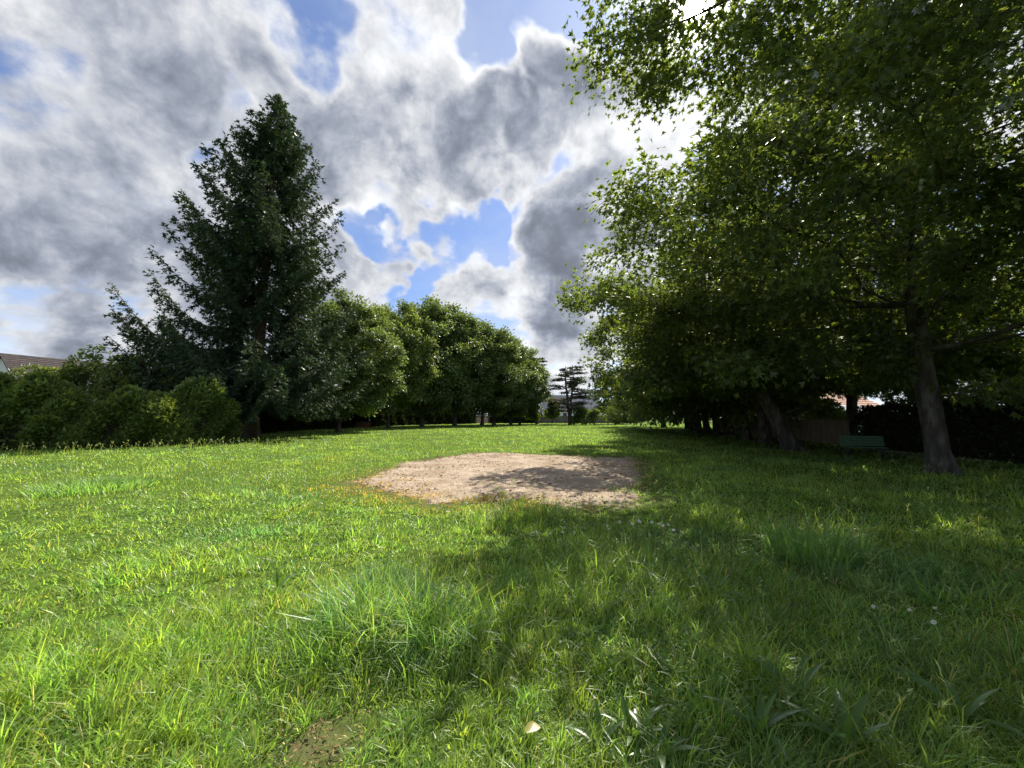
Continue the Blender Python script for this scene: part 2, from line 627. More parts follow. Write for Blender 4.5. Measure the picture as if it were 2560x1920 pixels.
def poly_sd(x, y, poly):
    """Signed distance to a polygon, negative inside."""
    x = np.asarray(x, float)
    y = np.asarray(y, float)
    d = np.full(x.shape, 1e9)
    ins = np.zeros(x.shape, bool)
    n = len(poly)
    for i in range(n):
        ax, ay = poly[i]
        bx, by = poly[(i + 1) % n]
        ex, ey = bx - ax, by - ay
        t = np.clip(((x - ax) * ex + (y - ay) * ey) / (ex * ex + ey * ey + 1e-12), 0, 1)
        d = np.minimum(d, (x - ax - t * ex) ** 2 + (y - ay - t * ey) ** 2)
        c = (ay > y) != (by > y)
        with np.errstate(divide='ignore', invalid='ignore'):
            xi = ax + (y - ay) * ex / (ey if ey != 0 else 1e-12)
        ins ^= c & (x < xi)
    d = np.sqrt(d)
    return np.where(ins, -d, d)


SOIL = G(690, 1600)


def dirt_sd(x, y):
    return poly_sd(x, y, PATCH) + 0.34 * fbm(x, y, 1.5, 1) + 0.16 * nz(x, y, 6.0, 3) + 0.10 * nz(x, y, 13.0, 5)


def soil_sd(x, y):
    return np.sqrt(((x - SOIL[0]) / 1.0) ** 2 + ((y - SOIL[1]) / 0.8) ** 2) - 0.06 + 0.08 * nz(x, y, 9, 2)


def axis(a, b, fine, coarse, lim):
    pts = [0.0]
    while pts[-1] < b:
        t = pts[-1]
        pts.append(t + (fine if t < lim else fine + (t - lim) * coarse))
    return np.array(pts)


def build_ground():
    px = axis(0, 2500, 0.25, 0.16, 14)
    xs = np.concatenate([-px[::-1][:-1], px])
    py = axis(0, 2500, 0.25, 0.10, 20)
    ny = axis(0, 400, 0.4, 0.3, 4)
    ys = np.concatenate([-ny[::-1][:-1], py])
    X, Y = np.meshgrid(xs, ys)
    x, y = X.ravel(), Y.ravel()
    V = np.stack([x, y, gz(x, y)], 1)
    w, h = len(xs), len(ys)
    i = np.arange(w * h).reshape(h, w)
    F = np.stack([i[:-1, :-1].ravel(), i[:-1, 1:].ravel(), i[1:, 1:].ravel(), i[1:, :-1].ravel()], 1)
    t = np.zeros((len(V), 3))
    near = (np.abs(x) < 20) & (y > 1) & (y < 30)
    s = np.full(len(V), 9.0)
    s[near] = np.minimum(dirt_sd(x[near], y[near]), soil_sd(x[near], y[near]))
    t[:, 0] = np.clip(0.5 - s / 0.7, 0, 1)
    me = mesh_from('ground', V, F, M['ground'], tint=t, smooth=True)
    tag(obj('ground', me), 'uneven field floor under the long green grass', kind='structure')


build_ground()


def build_dirt():
    # a ragged sheet of bare dirt lying 6 mm above the field
    x0, y0 = PATCH.min(0) - 1
    x1, y1 = PATCH.max(0) + 1
    st = 0.11
    xs = np.arange(x0, x1, st)
    ys = np.arange(y0, y1, st)
    X, Y = np.meshgrid(xs, ys)
    x, y = X.ravel(), Y.ravel()
    sd = dirt_sd(x, y)
    # seen relief: scuffs and small mounds, feathered into the grass at the edge
    rel = np.clip(-sd / 0.5, 0, 1)
    z = gz(x, y) + 0.008 * rel - 0.012 * (1 - rel) * (sd > 0) + rel * (0.018 * nz(x, y, 4.0, 2) + 0.012 * nz(x, y, 11.0, 4)) + 0.018 * rel
    V = np.stack([x, y, z], 1)
    w, h = len(xs), len(ys)
    i = np.arange(w * h).reshape(h, w)
    F = np.stack([i[:-1, :-1].ravel(), i[:-1, 1:].ravel(), i[1:, 1:].ravel(), i[1:, :-1].ravel()], 1)
    keep = (sd[F].max(1) < 0.12)
    F = F[keep]
    used = np.unique(F)
    remap = np.zeros(len(V), int)
    remap[used] = np.arange(len(used))
    me = mesh_from('dirt_patch', V[used], remap[F], M['dirt'], smooth=True)
    tag(obj('dirt_patch', me), 'bare patch of sandy pinkish dirt worn into the middle of the grass', kind='structure')
    # pebbles and crumbs of soil
    n = 5200
    px = rng.uniform(x0, x1, n)
    py = rng.uniform(y0, y1, n)
    ok = dirt_sd(px, py) < -0.05
    px, py = px[ok], py[ok]
    r = rng.gamma(2.0, 0.006, len(px)) + 0.006
    oct_v = np.array([(1, 0, 0), (-.9, .1, 0), (.1, 1, 0), (0, -.9, .1), (0, .1, .7), (0, 0, -.7)])
    oct_f = np.array([(0, 2, 4), (2, 1, 4), (1, 3, 4), (3, 0, 4)])
    a = rng.uniform(0, 6.28, len(px))
    R = np.stack([np.stack([np.cos(a), -np.sin(a)], 1), np.stack([np.sin(a), np.cos(a)], 1)], 1)
    ov = np.repeat(oct_v[None], len(px), 0) * r[:, None, None] * rng.uniform(.6, 1.4, (len(px), 1, 3))
    xy = np.einsum('nij,nkj->nki', R, ov[:, :, :2])
    V = np.concatenate([xy, ov[:, :, 2:]], 2)
    V[:, :, 0] += px[:, None]
    V[:, :, 1] += py[:, None]
    V[:, :, 2] += (gz(px, py) + 0.028)[:, None]
    F = (oct_f[None] + 6 * np.arange(len(px))[:, None, None]).reshape(-1, 3)
    me = mesh_from('pebbles', V.reshape(-1, 3), F, M['pebble'])
    tag(obj('pebbles', me), 'small stones and crumbs scattered over the bare dirt patch', 'pebbles', kind='stuff')


build_dirt()


# ------------------------------------------------------------------ foliage primitives
def unit(v):
    return v / (np.linalg.norm(v, axis=-1, keepdims=True) + 1e-9)


OAK_V = np.array([(0, 0, 0), (0, .56, .02), (-.50, .70, .07), (.50, .70, .07), (-.16, .36, .02), (.16, .36, .02), (0, 1.05, -.08), (-.42, .34, .06), (.42, .34, .06)])
OAK_F = np.array([(0, 1, 2), (0, 3, 1), (4, 5, 6)])
LOBE_V = np.array([(0, 0, 0), (0, .30, .02), (0, .60, .02), (-.42, .44, .07), (.42, .44, .07), (-.50, .80, .06), (.50, .80, .06), (-.13, .56, .02), (.13, .56, .02), (0, 1.05, -.06)])
LOBE_F = np.array([(0, 1, 3), (0, 4, 1), (1, 2, 5), (1, 6, 2), (7, 8, 9)])
RHO_V = np.array([(0, 0, 0), (.5, .45, .08), (0, 1, -.05), (-.5, .45, .08)])
RHO_F = np.array([(0, 1, 2), (0, 2, 3)])
SPR_V = np.array([(-.12, 0, 0), (.12, 0, 0), (.5, .42, -.08), (.10, .50, 0), (0, 1, -.12), (-.10, .5, 0), (-.5, .42, -.08)])
SPR_F = np.array([(0, 1, 3), (0, 3, 5), (1, 2, 3), (5, 3, 4), (0, 5, 6)])
FIR_V = np.array([(-.13, 0, 0), (.13, 0, 0), (0, 1, -.12), (0, .08, 0), (.5, .60, -.08), (0, .48, 0), (-.5, .55, -.08)])
FIR_F = np.array([(0, 1, 2), (3, 4, 5), (3, 5, 6)])


def leaves(pos, dirv, nrm, L, W, tmpl, tint):
    tv, tf = tmpl
    n = len(pos)
    dirv = unit(dirv)
    side = unit(np.cross(dirv, nrm))
    up = np.cross(side, dirv)
    V = (pos[:, None, :] + tv[None, :, 1:2] * (dirv * L[:, None])[:, None, :] + tv[None, :, 0:1] * (side * W[:, None])[:, None, :]
         + tv[None, :, 2:3] * (up * L[:, None])[:, None, :])
    F = (tf[None] + len(tv) * np.arange(n)[:, None, None]).reshape(-1, 3)
    return V.reshape(-1, 3), F, np.repeat(tint, len(tv), 0)


def tints(n, var=0.25, yellow=0.2, r=None):
    r = r or rng
    b = np.exp(r.normal(0, var, n))
    y = r.uniform(0, 1, n) ** 2 * yellow
    return np.stack([b * (1 + 1.2 * y), b * (1 + 0.45 * y), b * (1 - 0.4 * y)], 1)


def tubes(chains):
    """chains: list of (pts (n,3), radii (n,), sides)."""
    VV, FF, off = [], [], 0
    for pts, rad, k in chains:
        n = len(pts)
        if n < 2:
            continue
        tg = np.gradient(pts, axis=0)
        tg = unit(tg)
        md = unit(pts[-1] - pts[0])
        ref = np.array([1.0, 0.13, 0.0]) if abs(md[2]) > 0.7 else np.array([0.0, 0.0, 1.0])
        a = unit(np.cross(tg, ref))
        b = np.cross(tg, a)
        ph = np.linspace(0, 2 * math.pi, k, endpoint=False)
        ring = a[:, None, :] * np.cos(ph)[None, :, None] + b[:, None, :] * np.sin(ph)[None, :, None]
        V = pts[:, None, :] + ring * rad[:, None, None]
        i = np.arange(n * k).reshape(n, k)
        j = np.roll(i, -1, axis=1)
        F = np.stack([i[:-1].ravel(), j[:-1].ravel(), j[1:].ravel(), i[1:].ravel()], 1)
        VV.append(V.reshape(-1, 3))
        FF.append(F + off)
        off += n * k
    return np.concatenate(VV), np.concatenate(FF)


def grow(att, stem, step=0.4, kill=0.7, infl=6.0, maxit=140, trop=(0, 0, 0.0), jit=0.25, r=None):
    """Space colonisation: limbs grow from the stem into the points of the crown."""
    r = r or rng
    nodes = [np.array(p, float) for p in stem]
    par = [-1] + list(range(len(stem) - 1))
    pos = np.array(nodes)
    A = np.array(att, float)
    d = np.linalg.norm(A[:, None] - pos[None], axis=2)
    near = d.argmin(1)
    dist = d.min(1)
    trop = np.array(trop)
    for it in range(maxit):
        act = dist < infl
        if not act.any():
            act = dist < dist.min() + 1.0
        dirs = unit(A[act] - pos[near[act]])
        acc = np.zeros_like(pos)
        np.add.at(acc, near[act], dirs)
        cnt = np.bincount(near[act], minlength=len(pos))
        idx = np.where(cnt > 0)[0]
        nd = unit(unit(acc[idx]) + trop + r.normal(0, jit, (len(idx), 3)))
        newp = pos[idx] + nd * step
        # drop tips that land on an existing node
        dd = np.linalg.norm(newp[:, None] - pos[None], axis=2).min(1)
        ok = dd > step * 0.45
        if not ok.any():
            jit = min(jit + 0.15, 1.0)
            if jit >= 1.0:
                break
            continue
        newp, idx = newp[ok], idx[ok]
        n0 = len(pos)
        pos = np.concatenate([pos, newp])
        par.extend(idx.tolist())
        d = np.linalg.norm(A[:, None] - newp[None], axis=2)
        m = d.min(1)
        am = d.argmin(1) + n0
        better = m < dist
        near = np.where(better, am, near)
        dist = np.where(better, m, dist)
        keep = dist > kill
        A, near, dist = A[keep], near[keep], dist[keep]
        if len(A) == 0:
            break
    return pos, np.array(par)


def pipe(pos, par, R, r0):
    n = len(pos)
    kids = np.bincount(par[par >= 0], minlength=n)
    tips = max(int((kids == 0).sum()), 2)
    e = math.log(tips) / math.log(R / r0)
    acc = np.where(kids == 0, r0 ** e, 0.0)
    for i in range(n - 1, 0, -1):
        acc[par[i]] += acc[i]
    return acc ** (1 / e)


def chains_of(pos, par, rad, nstem):
    n = len(pos)
    kids = [[] for _ in range(n)]
    for i in range(1, n):
        kids[par[i]].append(i)
    limb = np.full(n, -1)
    for i in range(nstem, n):
        limb[i] = i if par[i] < nstem else limb[par[i]]
    out = []
    starts = [(nstem and 0, None)]
    st = [(0, -1)]
    while st:
        i, frm = st.pop()
        ch = ([frm] if frm >= 0 else []) + [i]
        while kids[i]:
            if i < nstem - 1 and (i + 1) in kids[i]:
                nx = i + 1
            else:
                nx = max(kids[i], key=lambda q: rad[q])
            for q in kids[i]:
                if q != nx:
                    st.append((q, i))
            ch.append(nx)
            i = nx
        rr = rad[ch].copy()
        if frm >= 0:
            rr[0] = min(rr[0], rr[1] * 1.25)
        head = ch[1] if frm >= 0 else ch[0]
        out.append((ch, rr, -1 if frm < 0 else limb[head]))
    return out


def smooth_chain(p):
    if len(p) < 4:
        return p
    q = p.copy()
    for _ in range(2):
        q[1:-1] = 0.5 * q[1:-1] + 0.25 * (q[:-2] + q[2:])
    return q


def tree_parts(root, pos, par, R, r0, nstem, bark, limb_min=0.06, flare=1.6, split=True, twig_r=0.006):
    rad = pipe(pos, par, R, r0)
    # root flare
    z0 = pos[0][2]
    fl = 1 + (flare - 1) * np.exp(-np.maximum(pos[:nstem, 2] - z0, 0) / 0.35)
    rad2 = rad.copy()
    rad2[:nstem] *= fl
    ch = chains_of(pos, par, rad2, nstem)
    groups = {}
    for c, rr, lb in ch:
        groups.setdefault(int(lb), []).append((smooth_chain(pos[c]), rr, 14 if rr[0] > 0.25 else (7 if rr[0] > 0.06 else (5 if rr[0] > .025 else 3))))
    cs = groups.pop(-1)
    fine = []
    for p, rr, k in cs:
        L_ = np.concatenate([[0], np.linalg.norm(np.diff(p, axis=0), axis=1).cumsum()])
        m = max(int(L_[-1] / 0.10), 8) if split else len(p)
        u = np.linspace(0, L_[-1], m)
        fine.append((np.stack([np.interp(u, L_, p[:, i]) for i in range(3)], 1), np.interp(u, L_, rr), 36 if split else k))
    V, F = tubes(fine)
    # furrowed bark and root buttresses
    p = fine[0][0]
    ax = np.stack([np.interp(V[:, 2], p[:, 2], p[:, i]) for i in range(2)], 1)
    dx, dy = V[:, 0] - ax[:, 0], V[:, 1] - ax[:, 1]
    ang = np.arctan2(dy, dx)
    zz = V[:, 2]
    fur = 0.030 * np.sin(11 * ang + 2.2 * np.sin(zz * 2.1) + 0.8 * np.sin(zz * 5.3)) + 0.026 * np.sin(17 * ang - 1.7 * np.sin(zz * 3.3)) * np.sin(zz * 6 + 2 * ang)
    fur = fur + 0.035 * np.sin(zz * 1.9 + 2 * ang) + 0.24 * np.exp(-np.maximum(zz - z0, 0) / 0.28) * np.clip(np.sin(5 * ang + 0.7) + 0.3 * np.sin(3 * ang), -0.2, 1)
    V[:, 0] += dx * fur
    V[:, 1] += dy * fur
    obj('trunk', mesh_from('trunk', V, F, bark, smooth=True), root)
    rest = []
    for lb, cs in groups.items():
        if split and rad2[lb] > limb_min:
            V, F = tubes(cs)
            obj('limb', mesh_from('limb', V, F, bark, smooth=True), root)
        else:
            rest += cs
    if rest:
        V, F = tubes(rest)
        o = obj('branches' if not split else 'twigs', mesh_from('branches', V, F, bark, smooth=True), root)
        o['kind'] = 'stuff'
    return rad


def tree_leaves(root, pos, rad, twig, n, sig, L, W, tmpl, mat, r, droop=0.35, var=0.22, yellow=0.3, cen=None, lim=None, name='crown', gap=None):
    tw = np.where(rad < twig)[0]
    tw = tw[tw > 0]
    if lim is not None:
        tw = tw[lim(pos[tw])]
    w = r.gamma(1.3, 1.0, len(tw))
    pick = r.choice(tw, n, p=w / w.sum())
    off = r.normal(0, sig, (n, 3)) * np.array([1, 1, 0.75])
    p = pos[pick] + off
    p[:, 2] = np.maximum(p[:, 2], 0.5)
    if gap is not None:
        q = p - gap
        ax = q @ S
        dist = np.linalg.norm(q - ax[:, None] * S, axis=1)
        p = p[(dist > 0.16 + r.exponential(0.07, n)) | (ax < 0)]
        pick = pick[(dist > 0)][:len(p)]
        off = off[:len(p)]
        n = len(p)
    out = unit(p - (cen if cen is not None else pos[tw].mean(0)))
    dv = out * 0.5 + unit(off) * 0.5 + r.normal(0, 0.5, (n, 3)) + np.array([0, 0, -droop])
    nm = np.array([0, 0, 1.0]) + r.normal(0, 0.55, (n, 3)) + out * 0.25
    l = L * r.uniform(0.65, 1.2, n)
    t = tints(n, var, yellow, r)
    # whole sprays share a tone
    tone = np.exp(r.normal(0, 0.16, len(pos)))
    t = t * tone[pick][:, None]
    if gap is not None:
        far = np.linalg.norm(p - gap, axis=1)
        nearm = far < 9.5
        A = leaves(p[~nearm], dv[~nearm], nm[~nearm], l[~nearm], l[~nearm] * W, tmpl, t[~nearm])
        k = nearm.sum()
        p2 = np.concatenate([p[nearm], p[nearm] + r.normal(0, 0.10, (k, 3))])
        d2 = np.concatenate([dv[nearm], dv[nearm] + r.normal(0, 0.6, (k, 3))])
        n2 = np.concatenate([nm[nearm], nm[nearm] + r.normal(0, 0.4, (k, 3))])
        l2 = np.tile(0.12 * r.uniform(0.7, 1.25, k), 2)
        Bq = leaves(p2, d2, n2, l2, l2 * 0.8, (LOBE_V, LOBE_F), np.tile(t[nearm], (2, 1)))
        V = np.concatenate([A[0], Bq[0]])
        F = np.concatenate([A[1], Bq[1] + len(A[0])])
        tt = np.concatenate([A[2], Bq[2]])
    else:
        V, F, tt = leaves(p, dv, nm, l, l * W, tmpl, t)
    o = obj(name, mesh_from(name, V, F, mat, tint=tt), root)
    o['kind'] = 'stuff'
    return o


def stem_path(p0, p1, n, wob=0.05, r=None):
    r = r or rng
    t = np.linspace(0, 1, n)[:, None]
    p = p0 + (p1 - p0) * t
    p[1:-1] += r.normal(0, wob, (n - 2, 3)) * np.array([1, 1, 0.2])
    return p


def dome_points(n, r, c, R, ztop, zedge, zbot0, zbot1, shell=0.5, back=0.0, bdir=0.6):
    """Points in a broad domed crown: top falls from ztop to zedge at radius R, underside from zbot0 at the stem to zbot1 at the rim."""
    out = []
    while len(out) < n:
        q = r.uniform(-1, 1, 2)
        rr = math.hypot(*q)
        if rr > 1:
            continue
        a = math.atan2(q[1], q[0])
        lobe = 1 + 0.10 * math.sin(3 * a + 1.3) + 0.07 * math.sin(5 * a + 0.4)
        zt = ztop + (zedge - ztop) * rr ** 1.1
        zb = zbot0 + (zbot1 + back * max(math.cos(a - bdir), 0) - zbot0) * rr
        u = r.uniform()
        if r.uniform() < shell:
            u = 1 - (u * 0.35) if r.uniform() < 0.6 else u * 0.3
        out.append((c[0] + q[0] * R * lobe, c[1] + q[1] * R * lobe, zb + (zt - zb) * u))
    return np.array(out)


def copy_thing(src, loc, rz, sc, label, group):
    c = src.copy()
    COL.objects.link(c)
    c.location = loc
    c.rotation_euler = (0, 0, rz)
    c.scale = sc if isinstance(sc, tuple) else (sc, sc, sc)
    c['label'] = label
    c['group'] = group
    for ch in src.children:
        d = ch.copy()
        COL.objects.link(d)
        d.parent = c
    return c


def litter():
    r = np.random.default_rng(63)
    x0, y0 = PATCH.min(0) - 0.5
    x1, y1 = PATCH.max(0) + 0.5
    x, y = r.uniform(x0, x1, 14000), r.uniform(y0, y1, 14000)
    sd = dirt_sd(x, y)
    clump = nz(x, y, 1.3, 3) + 0.7 * nz(x, y, 4.0, 1)
    k = (sd < 0.25) & (r.uniform(0, 1, len(x)) < np.clip(0.12 + 0.35 * clump + 0.5 * np.clip(1 + sd, 0, 1), 0.03, 1))
    x, y = x[k], y[k]
    q = np.array(SOIL) + r.normal(0, 0.16, (260, 2))
    x, y = np.concatenate([x, q[:, 0]]), np.concatenate([y, q[:, 1]])
    n = len(x)
    a = r.uniform(0, 6.28, n)
    L = r.gamma(3, 0.016, n) + 0.015
    L[-260:] *= 0.3
    V, F, tt = leaves(np.stack([x, y, gz(x, y) + 0.032 + r.uniform(0, 0.012, n)], 1), np.stack([np.cos(a), np.sin(a), r.normal(0.12, 0.2, n)], 1), np.array([0, 0, 1.0]) + r.normal(0, 0.4, (n, 3)),
                      L, L * r.uniform(0.12, 0.6, n), (RHO_V, RHO_F), np.exp(r.normal(0, 0.45, n))[:, None] * np.array([[1.0, 0.9, 0.8]]))
    tag(obj('dry_litter', mesh_from('dry_litter', V, F, M['litter'], tint=tt)), 'dry brown grass bits and crumbs lying on the bare dirt', 'litter', kind='stuff')


litter()

# ------------------------------------------------------------------ the oaks on the right
OAKS = 'oaks in the row along the right side of the field'


def oak_near(label, base, lean_top, R, r_base, seed, env, n_leaf, leafL, natt, limb_min=0.06, stem_n=9):
    r = np.random.default_rng(seed)
    b = np.array([base[0], base[1], gzf(*base) - 0.08])
    root = empty('oak_tree', tuple(b), label, 'tree', OAKS)
    stem = stem_path(np.zeros(3), np.array(lean_top), stem_n, 0.06, r)
    att = np.concatenate([e(r) for e in env]) - b
    pos, par = grow(att, stem, step=0.42, kill=0.75, infl=7.0, r=r, jit=0.28)
    rad = tree_parts(root, pos, par, r_base, 0.007, stem_n, M['bark'], limb_min)
    tree_leaves(root, pos, rad, 0.035, n_leaf, 0.30, leafL, 0.85, (OAK_V, OAK_F), M['oak'], r, gap=np.array([0, 0, EYE]) - b)
    return root


b1 = G(2036, 1021)
c1 = (b1[0] - 0.7, b1[1] + 0.3)
oak_near('massive thick-trunked oak standing beyond the green bench at the edge of the shade', b1, (-0.22, 0.2, 6.0), 10, 0.25, 11,
         [lambda r: dome_points(1500, r, c1, 10.0, 14.6, 7.0, 4.0, 2.4, 0.55, 3.6, math.pi),
          lambda r: np.array([3.9, 11.3, 8.0]) + unit(r.normal(0, 1, (150, 3))) * (r.uniform(0.1, 1, (150, 1)) ** 0.5) * np.array([1.7, 2.0, 1.1])], 122000, 0.215, 1500)
t0 = (11.0, 1.6)
oak_near('oak mostly out of view whose heavy bough reaches across under the sun', t0, (-0.6, 0.6, 5.0), 9, 0.38, 23,
         [lambda r: dome_points(650, r, (t0[0] + 0.4, t0[1]), 7.5, 15.0, 9.0, 5.6, 5.6, 0.5),
          lambda r: np.array([3.9, 6.8, 9.3]) + unit(r.normal(0, 1, (380, 3))) * (r.uniform(0.15, 1, (380, 1)) ** 0.5) * np.array([3.0, 2.4, 1.2]),
          lambda r: np.array([6.4, 4.8, 9.0]) + unit(r.normal(0, 1, (160, 3))) * (r.uniform(0.15, 1, (160, 1)) ** 0.5) * np.array([2.6, 2.2, 1.8])], 88000, 0.155, 900)
b2 = G(1716, 968)
oak_near('oak with a strongly leaning forked trunk left of the green bench', b2, (-2.2, 0.2, 5.2), 9, 0.36, 31,
         [lambda r: dome_points(1150, r, (b2[0] - 1.0, b2[1] + 0.3), 9.6, 15.0, 7.0, 4.2, 2.6, 0.55, 2.2)], 68000, 0.275, 1150)

# the rest of the row share one grown tree
rP = np.random.default_rng(57)
ROW = [
    ((1654, 954), 0.0, 0.92, 'stout oak trunk just left of the leaning forked oak'),
    ((1613, 949), 0.5, 0.86, 'slim oak whose trunk nearly touches the stout one left of the leaning oak'),
    ((1576, 940), -0.5, 0.98, 'thick dark oak, fourth trunk along from the leaning forked oak'),
    ((1549, 938), 0.9, 0.90, 'thinnest trunk of the oak row, beside the thick dark one'),
    ((1528, 934.5), -0.2, 0.98, 'oak between the thinnest trunk and the far group of three'),
    ((1511, 932), 0.3, 0.95, 'nearest oak of the far group of three trunks in the row'),
    ((1498, 930), -0.7, 1.0, 'middle oak of the far group of three trunks in the row'),
    ((1486, 928), 0.6, 0.95, 'farthest oak of the far group of three trunks in the row'),
    ((1434, 923.5), 0.1, 1.05, 'last oak of the row, its trunk standing alone at the far end'),
]


def row_proto(row, zb1, back, n_leaf):
    (px, rz, sc, lb) = row
    q = G(*px)
    root = empty('oak_tree', (q[0], q[1], gzf(*q) - 0.06), lb, 'tree', OAKS, rz, sc)
    stem = stem_path(np.zeros(3), np.array((-0.4, 0.1, 5.0)), 9, 0.05, rP)
    pos, par = grow(dome_points(900, rP, (0, 0), 9.8, 16.0, 6.5, 4.4, zb1, 0.6, back), stem, step=0.45, kill=0.8, infl=7, r=rP)
    rad = tree_parts(root, pos, par, 0.34, 0.008, 9, M['bark'], split=False)
    tree_leaves(root, pos, rad, 0.04, n_leaf, 0.36, 0.32, 0.8, (OAK_V, OAK_F), M['oak'], rP, yellow=0.4)
    return root


protoO = row_proto(ROW[0], 3.5, 1.0, 46000)      # the near ones keep their skirts high
protoF = None
for i, (px, rz, sc, lb) in enumerate(ROW[1:]):
    q = G(*px)
    if i == 1:
        protoF = row_proto(ROW[2], 1.2, 3.2, 50000)
        continue
    copy_thing(protoO if i < 1 else protoF, (q[0], q[1], gzf(*q) - 0.06), rz, (sc * 0.95, sc * 0.95, sc), lb, OAKS)
# the trunk behind the hedge
q = (21.5, 24.5)
copy_thing(protoO, (q[0], q[1], -0.06), 3.6, (0.8, 0.8, 0.95), 'oak behind the dark hedge, its trunk showing above the bench', 'oaks beyond the hedge')

# ------------------------------------------------------------------ the maples on the left
MAP = 'round-crowned trees in the row along the left side of the field'


def maple_proto(seed, H, R, zb, root, n_leaf=64000):
    r = np.random.default_rng(seed)
    stem = stem_path(np.zeros(3), np.array((0.1, 0, H * 0.55)), 12, 0.05, r)
    pts = []
    while len(pts) < 620:
        u = unit(r.normal(0, 1, 3))
        rr = r.uniform(0.25, 1) ** 0.35
        a = math.atan2(u[1], u[0])
        lob = 1 + 0.17 * math.sin(3 * a + seed) * (1 - abs(u[2])) + 0.09 * math.sin(4 * u[2] * 3 + a * 2 + seed)
        k = rr * lob
        z = zb + (H - zb) * (0.43 + (0.57 if u[2] > 0 else 0.43) * u[2] * k)
        pts.append((u[0] * R * k, u[1] * R * k, z))
    pos, par = grow(np.array(pts), stem, step=0.5, kill=0.9, infl=8, r=r)
    rad = tree_parts(root, pos, par, 0.27, 0.009, 12, M['bark'], split=False, flare=1.4)
    tree_leaves(root, pos, rad, 0.035, n_leaf, 0.48, 0.36, 0.80, (RHO_V, RHO_F), M['maple'], r, droop=0.5, var=0.20, yellow=0.25, cen=np.array([0, 0, H * 0.5]))


# base on the view, top row, half width in view, label
MROW = [
    ((742, 933), 655, 85, 0, 'tree with its lower crown tucked behind the tall spruce'),
    ((848, 926), 665, 62, 1, 'bright green tree directly right of the tall spruce'),
    ((920, 922.5), 658, 78, 0, 'tallest round tree of the left row, second right of the spruce'),
    ((985, 920.5), 683, 70, 1, 'round tree just right of the tallest one in the left row'),
    ((1042, 919.5), 705, 66, 0, 'round tree standing by the gap with the pale wall and railings'),
    ((1071, 918.5), 722, 60, 1, 'round tree right of the gap in the left row'),
    ((1102, 917.5), 745, 52, 0, 'lower round tree near the right end of the left row'),
    ((1130, 917), 775, 42, 1, 'small round tree, last but one of the left row'),
]
protos = {}
for (bp, ytop, hw, kind, lb) in MROW:
    q = G(*bp)
    top = P(bp[0], ytop, q[1])[2]
    hwid = hw * K / FPX * q[1]
    loc = (q[0] + random.uniform(-.8, .8), q[1] + random.uniform(-1, 1), gzf(*q) - 0.05)
    H0, R0 = (20.0, 7.2) if kind == 0 else (18.0, 7.0)
    sc = (1.42 * hwid / R0, 1.42 * hwid / R0, 1.04 * top / H0)
    rz = random.uniform(0, 6.28)
    if kind not in protos:
        root = empty('maple_tree', loc, lb, 'tree', MAP, rz, sc)
        maple_proto(101 + kind, H0, R0, 2.5, root)
        protos[kind] = root
    else:
        c = copy_thing(protos[kind], loc, rz, sc, lb, MAP)


# the tree beside the spruce gets a brighter, yellower leaf colour than the rest
M['maple_bright'] = leaf_mat('bright_maple_leaf', (0.118, 0.172, 0.044), (0.25, 0.34, 0.042), gloss=0.04, rough=0.4, tf=0.42)
for ch in protos[1].children:
    if ch.name.startswith('crown'):
        ch.material_slots[0].link = 'OBJECT'
        ch.material_slots[0].material = M['maple_bright']


